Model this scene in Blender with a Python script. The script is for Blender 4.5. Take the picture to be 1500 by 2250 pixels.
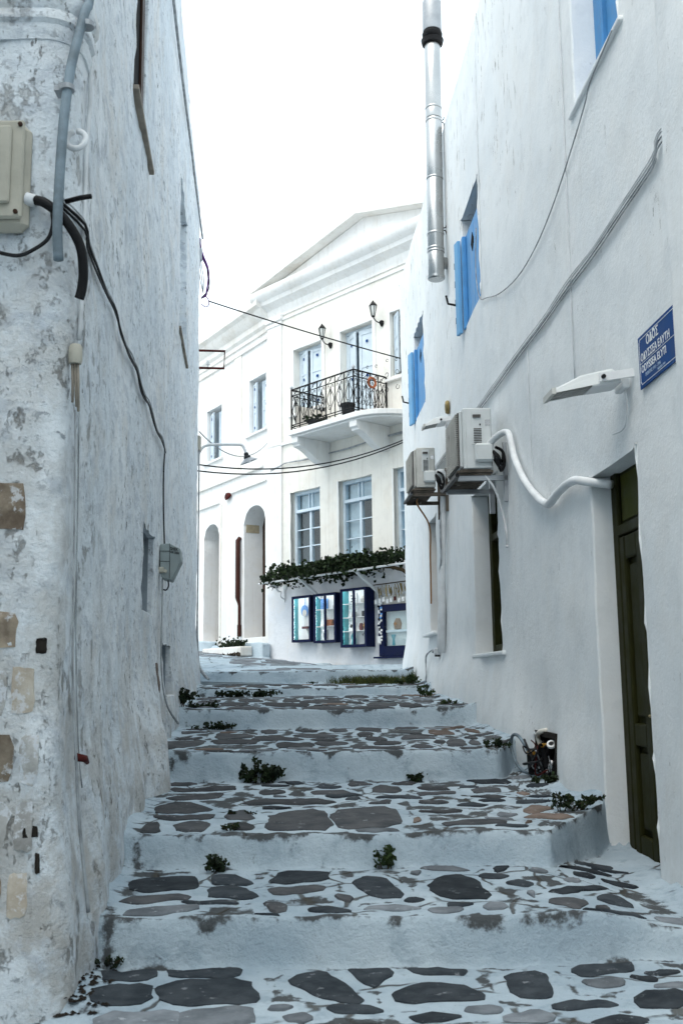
import bpy, math, random
from mathutils import Vector, Matrix, noise
random.seed(7)
scene = bpy.context.scene
for o in list(bpy.data.objects): bpy.data.objects.remove(o)
C = scene.collection
rad = math.radians
# ---------------------------------------------------------------- camera
EYE = 1.25
cam_d = bpy.data.cameras.new('camera'); cam = bpy.data.objects.new('camera', cam_d); C.objects.link(cam)
cam_d.sensor_fit = 'VERTICAL'; cam_d.sensor_height = 36.0; cam_d.sensor_width = 24.0
cam_d.lens = 36.37; cam_d.clip_start = 0.05; cam_d.clip_end = 800
_t, _r = rad(9.21), rad(0.67)
_f = Vector((0, math.cos(_t), math.sin(_t))); _u = Vector((0, -math.sin(_t), math.cos(_t))); _x = Vector((1, 0, 0))
_up = _u * math.cos(_r) + _x * math.sin(_r); _rt = _x * math.cos(_r) - _u * math.sin(_r)
M3 = Matrix((_rt, _up, -_f)).transposed().to_4x4(); M3.translation = Vector((0, 0, EYE))
cam.matrix_world = M3
cam_d.dof.use_dof = True; cam_d.dof.focus_distance = 13.0; cam_d.dof.aperture_fstop = 7.1
scene.camera = cam
# ---------------------------------------------------------------- daylight: bright hazy overcast
SUN_EL, SUN_AZ = rad(58), rad(215)           # azimuth clockwise from +Y: high behind the viewer, behind thin cloud
world = bpy.data.worlds.new('World'); scene.world = world; world.use_nodes = True
wn = world.node_tree; wn.nodes.clear()
sky = wn.nodes.new('ShaderNodeTexSky'); sky.sky_type = 'NISHITA'; sky.sun_disc = False
sky.sun_elevation = SUN_EL; sky.sun_rotation = SUN_AZ; sky.air_density = 1.0; sky.dust_density = 9.0; sky.ozone_density = 1.0
hs = wn.nodes.new('ShaderNodeHueSaturation'); hs.inputs['Saturation'].default_value = 0.66
bg = wn.nodes.new('ShaderNodeBackground'); bg.inputs['Strength'].default_value = 0.15
wo = wn.nodes.new('ShaderNodeOutputWorld')
wn.links.new(sky.outputs[0], hs.inputs['Color'])
# a closed, thin white cloud layer over the blue: soft noise decides how much blue comes through
tc = wn.nodes.new('ShaderNodeTexCoord'); cn = wn.nodes.new('ShaderNodeTexNoise'); cn.inputs['Scale'].default_value = 1.6; cn.inputs['Detail'].default_value = 6
wn.links.new(tc.outputs['Generated'], cn.inputs['Vector'])
cr = wn.nodes.new('ShaderNodeMapRange'); cr.inputs[1].default_value = .35; cr.inputs[2].default_value = .65; cr.inputs[3].default_value = .78; cr.inputs[4].default_value = .92
wn.links.new(cn.outputs['Fac'], cr.inputs[0])
cm = wn.nodes.new('ShaderNodeMix'); cm.data_type = 'RGBA'; cm.inputs[7].default_value = (4.35, 4.95, 5.3, 1)
wn.links.new(cr.outputs[0], cm.inputs[0]); wn.links.new(hs.outputs[0], cm.inputs[6]); wn.links.new(cm.outputs[2], bg.inputs[0]); wn.links.new(bg.outputs[0], wo.inputs[0])
sd = bpy.data.lights.new('sun', 'SUN'); sd.energy = 0.5; sd.angle = rad(60); sd.color = (1.0, 0.93, 0.82)
sun = bpy.data.objects.new('sun', sd); C.objects.link(sun)
_sv = Vector((math.sin(SUN_AZ) * math.cos(SUN_EL), math.cos(SUN_AZ) * math.cos(SUN_EL), math.sin(SUN_EL)))
sun.rotation_euler = _sv.to_track_quat('Z', 'Y').to_euler(); sun.location = (0, 0, 30)
scene.view_settings.view_transform = 'Standard'; scene.view_settings.look = 'None'
scene.view_settings.exposure = 1.3; scene.view_settings.gamma = 1.0; scene.view_settings.use_curve_mapping = False
scene.render.engine = 'CYCLES'
scene.cycles.max_bounces = 8; scene.cycles.diffuse_bounces = 5; scene.cycles.transparent_max_bounces = 12
scene.cycles.use_denoising = True

# ---------------------------------------------------------------- small helpers
class B:
    """collects shapes; map m(a,b,c) places them"""
    def __init__(s, m=None): s.v = []; s.f = []; s.m = m or (lambda a, b, c: Vector((a, b, c)))
    def add(s, vs, fs, m=None):
        m = m or s.m; k = len(s.v)
        s.v += [tuple(m(*p)) for p in vs]; s.f += [tuple(i + k for i in f) for f in fs]; return s
    def box(s, a0, a1, b0, b1, c0, c1, m=None, bev=0.0):
        if bev <= 0:
            vs = [(a, b, c) for a in (a0, a1) for b in (b0, b1) for c in (c0, c1)]
            return s.add(vs, [(0, 1, 3, 2), (4, 6, 7, 5), (0, 4, 5, 1), (2, 3, 7, 6), (0, 2, 6, 4), (1, 5, 7, 3)], m)
        # chamfered box: 24 vertices
        e = min(bev, (a1 - a0) * .4, (b1 - b0) * .4, (c1 - c0) * .4)
        A, Bq, Cq = (a0, a1), (b0, b1), (c0, c1); vs = []; ix = {}
        def sg(i): return 1 if i == 0 else -1
        for i in (0, 1):
            for j in (0, 1):
                for k in (0, 1):
                    for ax in range(3):
                        p = [A[i] + (0 if ax == 0 else e * sg(i)), Bq[j] + (0 if ax == 1 else e * sg(j)), Cq[k] + (0 if ax == 2 else e * sg(k))]
                        ix[(i, j, k, ax)] = len(vs); vs.append(tuple(p))
        fs = []
        for ax in range(3):
            for side in (0, 1):
                q = []
                for (p0, p1) in ((0, 0), (0, 1), (1, 1), (1, 0)):
                    t = [p0, p1]; t.insert(ax, side); q.append(ix[(t[0], t[1], t[2], ax)])
                fs.append(tuple(q))
        for ax in range(3):
            o = [x for x in range(3) if x != ax]
            for p0 in (0, 1):
                for p1 in (0, 1):
                    t0 = [0, 0, 0]; t1 = [0, 0, 0]
                    t0[o[0]] = t1[o[0]] = p0; t0[o[1]] = t1[o[1]] = p1; t1[ax] = 1
                    fs.append((ix[(*t0, o[0])], ix[(*t0, o[1])], ix[(*t1, o[1])], ix[(*t1, o[0])]))
        for i in (0, 1):
            for j in (0, 1):
                for k in (0, 1): fs.append((ix[(i, j, k, 0)], ix[(i, j, k, 1)], ix[(i, j, k, 2)]))
        return s.add(vs, fs, m)
    def prism(s, poly, c0, c1, m=None):
        n = len(poly); vs = [(a, b, c0) for a, b in poly] + [(a, b, c1) for a, b in poly]
        return s.add(vs, [tuple(range(n - 1, -1, -1)), tuple(range(n, 2 * n))] + [(i, (i + 1) % n, (i + 1) % n + n, i + n) for i in range(n)], m)
    def tube(s, pts, r, n=8, m=None, curve=0, cap=True):
        m = m or s.m; P = [Vector(m(*p)) for p in pts]
        rr = list(r) if isinstance(r, (list, tuple)) else [r] * len(P)
        if curve and len(P) > 2: P, rr = catmull(P, rr, curve)
        k = len(s.v); up = None
        for i, p in enumerate(P):
            t = (P[min(i + 1, len(P) - 1)] - P[max(i - 1, 0)])
            t = t.normalized() if t.length > 1e-9 else Vector((0, 0, 1))
            if up is None:
                up = Vector((0, 0, 1)) if abs(t.z) < .9 else Vector((1, 0, 0))
            a = t.cross(up); a = a.normalized() if a.length > 1e-6 else t.orthogonal().normalized()
            b = a.cross(t).normalized(); up = b
            for j in range(n):
                w = 2 * math.pi * j / n; s.v.append(tuple(p + (a * math.cos(w) + b * math.sin(w)) * rr[i]))
        L = len(P)
        for i in range(L - 1):
            for j in range(n):
                s.f.append((k + i * n + j, k + i * n + (j + 1) % n, k + (i + 1) * n + (j + 1) % n, k + (i + 1) * n + j))
        if cap: s.f.append(tuple(k + j for j in range(n - 1, -1, -1))); s.f.append(tuple(k + (L - 1) * n + j for j in range(n)))
        return s
    def lathe(s, prof, origin, axis=(0, 0, 1), n=16, m=None):
        ax = Vector(axis).normalized(); a = ax.orthogonal().normalized(); b = ax.cross(a); o = Vector(origin); k = len(s.v)
        for r, h in prof:
            for j in range(n):
                w = 2 * math.pi * j / n; s.v.append(tuple(o + ax * h + (a * math.cos(w) + b * math.sin(w)) * r))
        for i in range(len(prof) - 1):
            for j in range(n): s.f.append((k + i * n + j, k + i * n + (j + 1) % n, k + (i + 1) * n + (j + 1) % n, k + (i + 1) * n + j))
        if prof[0][0] > 1e-4: s.f.append(tuple(k + j for j in range(n - 1, -1, -1)))
        if prof[-1][0] > 1e-4: s.f.append(tuple(k + (len(prof) - 1) * n + j for j in range(n)))
        return s
def catmull(P, rr, sub):
    out = []; ro = []
    for i in range(len(P) - 1):
        p0, p1, p2, p3 = P[max(i - 1, 0)], P[i], P[i + 1], P[min(i + 2, len(P) - 1)]
        for k in range(sub):
            t = k / sub
            out.append(.5 * (2 * p1 + (p2 - p0) * t + (2 * p0 - 5 * p1 + 4 * p2 - p3) * t * t + (3 * p1 - p0 - 3 * p2 + p3) * t ** 3))
            ro.append(rr[i] * (1 - t) + rr[i + 1] * t)
    out.append(P[-1]); ro.append(rr[-1]); return out, ro
def empty(name, loc, label, cat, group=None, kind=None):
    o = bpy.data.objects.new(name, None); C.objects.link(o); o.matrix_world = Matrix.Translation(Vector(loc)); o.empty_display_size = .1
    tag(o, label, cat, group, kind); return o
def tag(o, label=None, cat=None, group=None, kind=None):
    if label: o['label'] = label
    if cat: o['category'] = cat
    if group: o['group'] = group
    if kind: o['kind'] = kind
    return o
def world_of(o):
    M = Matrix.Translation(o.location); p = o.parent
    return (world_of(p) @ M) if p else M
def make(name, b, mat, parent=None, smooth_=False, label=None, cat=None, group=None, kind=None):
    """one mesh object; vertices given in world space, origin put at the base of the shape"""
    vs = b.v
    x = sum(v[0] for v in vs) / len(vs); y = sum(v[1] for v in vs) / len(vs); z = min(v[2] for v in vs)
    me = bpy.data.meshes.new(name); me.from_pydata([(v[0] - x, v[1] - y, v[2] - z) for v in vs], [], b.f); me.update()
    if mat: me.materials.append(mat)
    o = bpy.data.objects.new(name, me); C.objects.link(o)
    if parent is not None:
        o.parent = parent; o.location = world_of(parent).inverted() @ Vector((x, y, z))
    else: o.location = (x, y, z)
    if smooth_: shade(me, smooth_)
    return tag(o, label, cat, group, kind)
def shade(me, ang=35):
    me.polygons.foreach_set('use_smooth', [True] * len(me.polygons))
    if ang is not True:
        try: me.set_sharp_from_angle(angle=rad(ang))
        except Exception: pass
def bevel(o, w=.01, seg=2, ang=50):
    md = o.modifiers.new('soft_edges', 'BEVEL'); md.width = w; md.segments = seg; md.limit_method = 'ANGLE'; md.angle_limit = rad(ang); md.harden_normals = False
    return o
def text_mesh(name, body, size, mapf, mat, parent, align='CENTER', thick=.002, sx=1.0):
    """flat lettering turned into mesh; mapf(u, v, w) gives world positions (u along, v up, w out)"""
    cu = bpy.data.curves.new('lettering', 'FONT'); cu.body = body; cu.size = size; cu.align_x = align; cu.extrude = thick / 2; cu.resolution_u = 3; cu.offset = size * .012
    o = bpy.data.objects.new('lettering', cu); C.objects.link(o)
    dg = bpy.context.evaluated_depsgraph_get(); me = bpy.data.meshes.new_from_object(o.evaluated_get(dg))
    b = B(); b.v = [tuple(mapf(v.co.x * sx, v.co.y, v.co.z)) for v in me.vertices]; b.f = [tuple(p.vertices) for p in me.polygons]
    bpy.data.objects.remove(o); bpy.data.meshes.remove(me)
    return make(name, b, mat, parent)

# ---------------------------------------------------------------- materials (all node based)
def mat_new(name):
    m = bpy.data.materials.new(name); m.use_nodes = True; nt = m.node_tree; nt.nodes.clear()
    out = nt.nodes.new('ShaderNodeOutputMaterial'); bs = nt.nodes.new('ShaderNodeBsdfPrincipled'); nt.links.new(bs.outputs[0], out.inputs[0])
    return m, nt, bs
class G:
    def __init__(s, nt): s.nt = nt
    def n(s, t, **kw):
        x = s.nt.nodes.new(t)
        for k, v in kw.items(): setattr(x, k, v)
        return x
    def L(s, a, b): s.nt.links.new(a, b)
    def pos(s, scale=(1, 1, 1), rot=(0, 0, 0), obj=False):
        g = s.n('ShaderNodeTexCoord').outputs['Object'] if obj else s.n('ShaderNodeNewGeometry').outputs['Position']
        mp = s.n('ShaderNodeMapping'); mp.inputs['Scale'].default_value = scale; mp.inputs['Rotation'].default_value = rot
        s.L(g, mp.inputs['Vector']); return mp.outputs[0]
    def noise(s, vec, scale, detail=5, rough=.55, dist=0.0):
        x = s.n('ShaderNodeTexNoise'); x.inputs['Scale'].default_value = scale; x.inputs['Detail'].default_value = detail
        x.inputs['Roughness'].default_value = rough; x.inputs['Distortion'].default_value = dist; s.L(vec, x.inputs['Vector']); return x.outputs['Fac']
    def ramp(s, fac, a, b, ca=0.0, cb=1.0):
        x = s.n('ShaderNodeMapRange'); x.clamp = True; x.interpolation_type = 'SMOOTHSTEP'
        x.inputs[1].default_value = a; x.inputs[2].default_value = b; x.inputs[3].default_value = ca; x.inputs[4].default_value = cb
        s.L(fac, x.inputs[0]); return x.outputs[0]
    def math(s, op, a, b=None):
        x = s.n('ShaderNodeMath', operation=op)
        for i, q in enumerate((a, b)):
            if q is None: continue
            if isinstance(q, (int, float)): x.inputs[i].default_value = q
            else: s.L(q, x.inputs[i])
        return x.outputs[0]
    def mix(s, fac, a, b):
        x = s.n('ShaderNodeMix', data_type='RGBA')
        if isinstance(fac, (int, float)): x.inputs[0].default_value = fac
        else: s.L(fac, x.inputs[0])
        for i, q in ((6, a), (7, b)):
            if isinstance(q, tuple): x.inputs[i].default_value = (*q, 1)
            else: s.L(q, x.inputs[i])
        return x.outputs[2]
    def bump(s, h, strength, dist, normal=None):
        x = s.n('ShaderNodeBump'); x.inputs['Strength'].default_value = strength; x.inputs['Distance'].default_value = dist
        s.L(h, x.inputs['Height'])
        if normal is not None: s.L(normal, x.inputs['Normal'])
        return x.outputs[0]
    def sep(s):
        x = s.n('ShaderNodeSeparateXYZ'); s.L(s.n('ShaderNodeNewGeometry').outputs['Position'], x.inputs[0]); return x.outputs
def paint(name, col, rough=.5, var=.12, wear=0.0, wearcol=(.35, .33, .3), metal=0.0, scale=6, grain=None, bump=.15, spec=None):
    if spec is None: spec = .12 if max(col) < .12 else .3
    m, nt, bs = mat_new(name); g = G(nt)
    v = g.pos(obj=False); n1 = g.noise(v, scale, 5); n2 = g.noise(v, scale * 7, 4)
    c = g.mix(g.ramp(n1, .3, .7), tuple(max(0, x * (1 - var)) for x in col), tuple(min(1, x * (1 + var)) for x in col))
    if wear > 0:
        w = g.ramp(g.noise(g.pos((1, 1, .35) if grain is None else grain), scale * 2.3, 8, .65), .78 - wear * .35, .82 - wear * .3)
        c = g.mix(w, c, wearcol)
    g.L(c, bs.inputs['Base Color']); bs.inputs['Metallic'].default_value = metal
    g.L(g.ramp(n1, .2, .8, max(0, rough - .1), min(1, rough + .12)), bs.inputs['Roughness']); bs.inputs['Specular IOR Level'].default_value = spec
    g.L(g.bump(n2, bump, .004), bs.inputs['Normal']); return m
def plaster(name, base=(.74, .765, .79), cool=(.63, .67, .715), warm=(.66, .60, .51), warm_amt=.35, speck=.5, streak=0.0, strokes=False, crack=True, rough_bump=.5, base_dirt_shade=0.0, dirt_shade_z=(0.0, 2.0), fine=38.0, flakes=False, corner=False):
    m, nt, bs = mat_new(name); g = G(nt)
    p = g.pos()
    big = g.noise(p, .9, 6, .6); mid = g.noise(p, 4.5, 7, .62); fin = g.noise(p, fine, 5, .6)
    c = g.mix(g.ramp(big, .38, .60), cool, base)
    c = g.mix(g.math('MULTIPLY', g.ramp(g.noise(p, 1.7, 8, .66), .49, .64), warm_amt), c, warm)
    c = g.mix(g.math('MULTIPLY', g.ramp(mid, .50, .66), .35), c, tuple(x * .86 for x in cool))
    hgt = g.math('ADD', g.math('MULTIPLY', mid, .8), g.math('MULTIPLY', fin, .3))
    if strokes:      # brush marks of old limewash, running down at a slant
        st = g.noise(g.pos((.6, .50, .85), (rad(-28), 0, 0)), 9, 8, .70, .35)
        st2 = g.noise(g.pos((.6, .42, .75), (rad(-24), 0, 0)), 21, 7, .72, .2)
        c = g.mix(g.math('MULTIPLY', g.ramp(st, .50, .62), .6), c, (.45, .50, .56))
        gt2 = g.ramp(g.noise(p, .75, 4), .38, .60, .25, .95)
        c = g.mix(g.math('MULTIPLY', g.ramp(st2, .565, .64), gt2), c, (.29, .32, .35))
        hgt = g.math('ADD', hgt, g.math('MULTIPLY', g.math('ADD', st, st2), .55))
    if speck > 0:    # flaked spots, longer than wide
        sp = g.noise(g.pos((1, .42, .42), (rad(-20), 0, 0)) if strokes else g.pos((1, 1, .22)), 24 if strokes else 21, 7, .74); gate = g.ramp(g.noise(p, 1.15, 4), .42, .66)
        k = g.math('MULTIPLY', g.ramp(sp, .595 if strokes else .625, .635 if strokes else .665), gate)
        c = g.mix(g.math('MULTIPLY', k, speck), c, (.17, .165, .16))
        hgt = g.math('SUBTRACT', hgt, g.math('MULTIPLY', k, .7))
    if corner:       # house corner grime, spread wider to paint in shade on the near face
        pc = g.sep(); gc = g.math('MULTIPLY', g.ramp(pc[1], 4.3, 6.2, 1.0, 0.0), g.ramp(pc[2], 2.2, 4.6, 1.0, .45))
        gn = g.math('MULTIPLY', gc, g.ramp(g.noise(p, 3.4, 9, .72), .40, .60))
        c = g.mix(g.math('MULTIPLY', gn, .42), c, (.42, .43, .43))
        gm = g.math('MULTIPLY', gc, g.ramp(g.noise(g.pos((1, 1, .7)), 5.5, 9, .75), .56, .64)); c = g.mix(g.math('MULTIPLY', gm, .5), c, (.23, .195, .15)); hgt = g.math('SUBTRACT', hgt, g.math('MULTIPLY', gm, .5))
    if flakes:       # long flaked scars high on the wall
        ps = g.sep(); g2 = g.math('MULTIPLY', g.ramp(ps[1], 7.5, 9.5), g.ramp(ps[2], 4.3, 6.2)); g2 = g.math('MULTIPLY', g2, g.ramp(g.noise(p, 1.4, 4), .42, .58))
        fl = g.math('MULTIPLY', g.ramp(g.noise(g.pos((1, .6, .13)), 22, 7, .72), .585, .625), g2)
        c = g.mix(g.math('MULTIPLY', fl, .8), c, (.26, .245, .23)); hgt = g.math('SUBTRACT', hgt, fl)
    if streak > 0:   # rain runs
        rs = g.ramp(g.noise(g.pos((3.0, 3.0, .10)), 4.2, 6, .6), .52, .66)
        c = g.mix(g.math('MULTIPLY', rs, streak), c, (.45, .42, .37))
    if base_dirt_shade > 0:  # dirt at the wall foot, deepened to paint in the low shade
        z = g.sep()[2]
        d = g.math('MULTIPLY', g.ramp(z, dirt_shade_z[0], dirt_shade_z[1], 1.0, 0.0), g.ramp(g.noise(p, 2.6, 8, .7), .44, .58))
        c = g.mix(g.math('MULTIPLY', d, base_dirt_shade), c, (.36, .325, .275))
    g.L(c, bs.inputs['Base Color']); bs.inputs['Roughness'].default_value = .88; bs.inputs['Specular IOR Level'].default_value = .25
    g.L(g.bump(hgt, rough_bump, .022), bs.inputs['Normal']); return m
M = {}
M['right_wall'] = plaster('whitewash_smooth', (.80, .825, .83), (.745, .78, .795), warm_amt=.10, speck=.85, streak=.05, rough_bump=.5, flakes=True, base_dirt_shade=.12, dirt_shade_z=(.2, 1.4))
M['left_wall'] = plaster('whitewash_brushed', (.785, .825, .85), (.68, .74, .785), warm=(.60, .55, .475), warm_amt=.34, speck=1.0, streak=.12, strokes=True, rough_bump=.95, base_dirt_shade=.55, corner=True, dirt_shade_z=(.2, 2.3))
M['facade'] = plaster('cream_plaster', (.765, .75, .695), (.73, .72, .675), warm=(.65, .60, .52), warm_amt=.35, speck=.6, streak=.22, rough_bump=.22)
M['facade_white'] = plaster('white_trim_plaster', (.775, .78, .77), (.735, .745, .745), warm=(.64, .60, .53), warm_amt=.3, speck=.6, streak=.18, rough_bump=.2)
M['facade_rough'] = plaster('rough_limewash', (.72, .74, .765), (.65, .68, .72), warm_amt=.2, speck=.7, streak=.05, rough_bump=.75, fine=26)
M['eaves'] = plaster('weathered_cornice', (.75, .745, .72), (.70, .70, .68), warm=(.56, .52, .46), warm_amt=.45, speck=.5, streak=.2, rough_bump=.3)
def lime_ground():
    m, nt, bs = mat_new('limewashed_steps'); g = G(nt); p = g.pos()
    big = g.noise(p, 1.6, 6, .6); mid = g.noise(p, 7, 8, .66); fin = g.noise(p, 42, 5, .65)
    c = g.mix(g.ramp(big, .3, .7), (.335, .42, .485), (.475, .56, .615))
    c = g.mix(g.math('MULTIPLY', g.ramp(mid, .50, .66), .5), c, (.24, .31, .37))
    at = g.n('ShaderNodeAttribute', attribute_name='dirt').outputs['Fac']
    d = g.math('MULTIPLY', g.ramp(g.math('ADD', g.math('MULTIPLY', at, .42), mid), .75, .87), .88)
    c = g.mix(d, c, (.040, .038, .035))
    sp = g.ramp(g.noise(p, 17, 8, .75), .63, .67); c = g.mix(g.math('MULTIPLY', sp, .55), c, (.15, .15, .15))
    # thin dark joints between the limewashed stones on the treads
    vor = g.n('ShaderNodeTexVoronoi', feature='DISTANCE_TO_EDGE'); vor.inputs['Scale'].default_value = 2.6
    wob = g.n('ShaderNodeTexNoise'); wob.inputs['Scale'].default_value = 5; g.L(p, wob.inputs['Vector'])
    vm = g.n('ShaderNodeVectorMath', operation='MULTIPLY_ADD'); vm.inputs[1].default_value = (.12, .12, .12); g.L(wob.outputs['Color'], vm.inputs[0]); g.L(p, vm.inputs[2])
    g.L(vm.outputs[0], vor.inputs['Vector'])
    up = g.n('ShaderNodeSeparateXYZ'); g.L(g.n('ShaderNodeNewGeometry').outputs['True Normal'], up.inputs[0])
    jt = g.math('MULTIPLY', g.ramp(vor.outputs['Distance'], .008, .034, 1.0, 0.0), g.ramp(g.noise(p, 2.2, 4), .47, .53))
    jt = g.math('MULTIPLY', jt, g.ramp(up.outputs[2], .85, .96))
    c = g.mix(g.math('MULTIPLY', jt, .85), c, (.07, .065, .055))
    g.L(c, bs.inputs['Base Color']); bs.inputs['Roughness'].default_value = .9; bs.inputs['Specular IOR Level'].default_value = .06
    h = g.math('ADD', g.math('MULTIPLY', mid, .9), g.math('MULTIPLY', fin, .35)); h = g.math('SUBTRACT', h, g.math('MULTIPLY', jt, .6))
    g.L(g.bump(h, .95, .026), bs.inputs['Normal']); return m
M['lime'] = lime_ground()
def stone_mat(name, a, b_, lime=.35, lime_at=.60, lime_col=(.46, .49, .52)):
    m, nt, bs = mat_new(name); g = G(nt); p = g.pos(); o = g.n('ShaderNodeObjectInfo').outputs['Random']
    n1 = g.noise(p, 8, 7, .62); n2 = g.noise(p, 60, 4)
    c = g.mix(g.ramp(n1, .3, .7), a, b_)
    br = g.n('ShaderNodeHueSaturation'); g.L(c, br.inputs['Color']); g.L(g.ramp(o, 0, 1, .75, 1.3), br.inputs['Value']); c = br.outputs[0]
    c = g.mix(g.math('MULTIPLY', g.ramp(g.noise(p, 14, 8, .7), lime_at, lime_at + .08), lime), c, lime_col)
    g.L(c, bs.inputs['Base Color']); bs.inputs['Roughness'].default_value = .82; bs.inputs['Specular IOR Level'].default_value = .08
    g.L(g.bump(g.math('ADD', n1, g.math('MULTIPLY', n2, .3)), .5, .01), bs.inputs['Normal']); return m
M['stone_d'] = stone_mat('dark_slate', (.022, .028, .034), (.048, .056, .064))
M['stone_b'] = stone_mat('brown_grey_stone', (.042, .046, .051), (.080, .082, .086))
M['stone_r'] = stone_mat('rusty_stone', (.10, .078, .065), (.165, .13, .112))
M['stone_g'] = stone_mat('half_washed_stone', (.11, .125, .14), (.20, .22, .24), .7)
M['stone_street'] = stone_mat('street_slab', (.13, .15, .17), (.21, .235, .26), .5)
M['quoin_brown'] = stone_mat('brown_quoin_stone', (.13, .10, .075), (.33, .275, .21), .7, .55, (.62, .645, .67))
M['quoin_tan'] = stone_mat('tan_quoin_stone', (.42, .36, .29), (.58, .53, .45), .7, .53, (.64, .66, .685))
M['quoin_grey'] = stone_mat('grey_quoin_stone', (.24, .235, .22), (.46, .455, .44), .8, .50, (.62, .65, .685))
M['blue'] = paint('blue_paint', (.065, .255, .53), .5, .10, .10, (.10, .17, .28), grain=(1, 1, .1))
M['blue_lite'] = paint('light_blue_paint', (.13, .35, .60), .5, .06)
M['pale'] = paint('pale_blue_paint', (.55, .635, .70), .55, .06, .08, (.42, .47, .52), grain=(1, 1, .1))
M['pale_dark'] = paint('grey_blue_paint', (.34, .45, .54), .55, .08)
M['winframe'] = paint('window_frame_paint', (.56, .66, .74), .5, .08, .15, (.35, .36, .38))
M['winwhite'] = paint('white_frame_paint', (.78, .80, .80), .5, .05, .05)
M['navy'] = paint('navy_paint', (.004, .009, .045), .6, .15, .05, (.012, .018, .06), spec=.15)
M['teal'] = paint('teal_paint', (.07, .36, .40), .5, .08)
M['olive'] = paint('olive_paint', (.020, .021, .004), .6, .15, .05, (.03, .03, .01), grain=(1, 1, .1))
M['olive_lite'] = paint('olive_panel_paint', (.05, .054, .007), .6, .12)
M['darkwood'] = paint('dark_brown_wood', (.035, .018, .012), .5, .3, .1, (.09, .05, .03), grain=(6, 6, .4))
M['greywood'] = paint('weathered_wood', (.26, .23, .19), .8, .25, .35, (.10, .085, .07), grain=(1, .2, 3))
M['orangewood'] = paint('varnished_wood', (.30, .15, .055), .45, .15)
M['black'] = paint('black_iron', (.012, .012, .013), .45, .2)
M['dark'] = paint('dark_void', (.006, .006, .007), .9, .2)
M['blackrub'] = paint('black_rubber', (.014, .014, .015), .5, .2, .12, (.10, .11, .12))
M['cable'] = paint('black_cable', (.02, .02, .022), .55, .2)
M['cable_grey'] = paint('painted_cable', (.30, .32, .335), .6, .35, .35, (.06, .06, .06), scale=9)
M['cable_white'] = paint('white_cable', (.62, .64, .655), .6, .15, .15, (.2, .2, .2))
M['purple'] = paint('purple_cable', (.10, .012, .16), .4, .3)
M['zinc'] = paint('zinc_pipe', (.17, .22, .255), .6, .3, .35, (.48, .53, .57), metal=.2, scale=9)
M['steel'] = paint('stainless_steel', (.42, .43, .43), .26, .08, metal=1.0, scale=3, spec=.5)
M['lamp_metal'] = paint('galvanised_lamp', (.33, .35, .37), .4, .15, metal=.4)
M['white_metal'] = paint('white_enamel', (.72, .735, .74), .45, .06, .12, (.33, .28, .22))
M['ac'] = paint('aircon_casing', (.60, .63, .63), .45, .05, .10, (.40, .37, .32))
M['ac_dirty'] = paint('dirty_aircon_casing', (.52, .52, .49), .5, .12, .45, (.16, .135, .10), grain=(1, 1, .2))
M['grille'] = paint('aircon_grille', (.09, .085, .08), .5, .2)
M['rusty_tray'] = paint('rusty_tray', (.10, .085, .07), .8, .4, .5, (.30, .27, .23))
M['rust'] = paint('rust_red_iron', (.075, .014, .012), .65, .35, .25, (.22, .10, .08))
M['downpipe'] = paint('brown_downpipe', (.045, .016, .012), .5, .2, .25, (.12, .06, .045))
M['lagging'] = paint('white_pipe_wrap', (.70, .72, .73), .5, .08, .18, (.48, .46, .42))
M['beige'] = paint('beige_plastic', (.40, .385, .325), .55, .12, .35, (.22, .17, .11))
M['greybox'] = paint('grey_plastic', (.255, .30, .30), .5, .08, .12, (.38, .42, .42))
M['sign'] = paint('blue_enamel', (.004, .052, .20), .55, .10, .14, (.02, .11, .30), spec=.12)
M['ink_white'] = paint('white_lettering', (.80, .82, .84), .5, .05, .10, (.2, .35, .5))
M['ink_black'] = paint('black_stencil', (.012, .012, .012), .7, .1)
M['ink_faint'] = paint('worn_lettering', (.34, .45, .60), .5, .1, .3, (.02, .12, .32))
M['terracotta'] = paint('terracotta', (.32, .10, .045), .75, .2)
M['darkpot'] = paint('dark_pot', (.03, .033, .036), .5, .2)
M['yellow'] = paint('yellow_cap', (.36, .19, .025), .45, .15)
M['mud'] = paint('dark_earth', (.022, .019, .016), .95, .3)
M['brass'] = paint('brass_bits', (.25, .19, .08), .4, .3, metal=.6)
M['cream_item'] = paint('cream_ceramic', (.66, .63, .56), .35, .1)
M['orange_item'] = paint('orange_leather', (.42, .13, .03), .5, .15)
M['amber_item'] = paint('amber_ceramic', (.50, .23, .03), .35, .2)
M['maroon_item'] = paint('maroon_ceramic', (.12, .02, .02), .35, .2)
M['sky_item'] = paint('sky_blue_ceramic', (.10, .28, .62), .3, .15)
M['silver_item'] = paint('silver', (.45, .45, .45), .25, .15, metal=.8)
M['white_item'] = paint('white_card', (.80, .81, .80), .6, .03)
M['panel'] = paint('beige_panel', (.64, .60, .54), .7, .08)
M['recess_shade'] = paint('recess_shade_grey', (.25, .29, .325), .9, .2, .3, (.12, .125, .13))  # darker grey that puts the shade inside the openings into colour
M['curtain'] = paint('net_curtain', (.50, .55, .58), .9, .12, grain=(1, 1, .1))
M['greycurtain'] = paint('grey_blind', (.055, .062, .066), .9, .15)
M['roof'] = paint('flat_roof', (.5, .49, .47), .9, .1)
M['patch'] = paint('bare_plaster', (.42, .36, .25), .9, .2)
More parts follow.
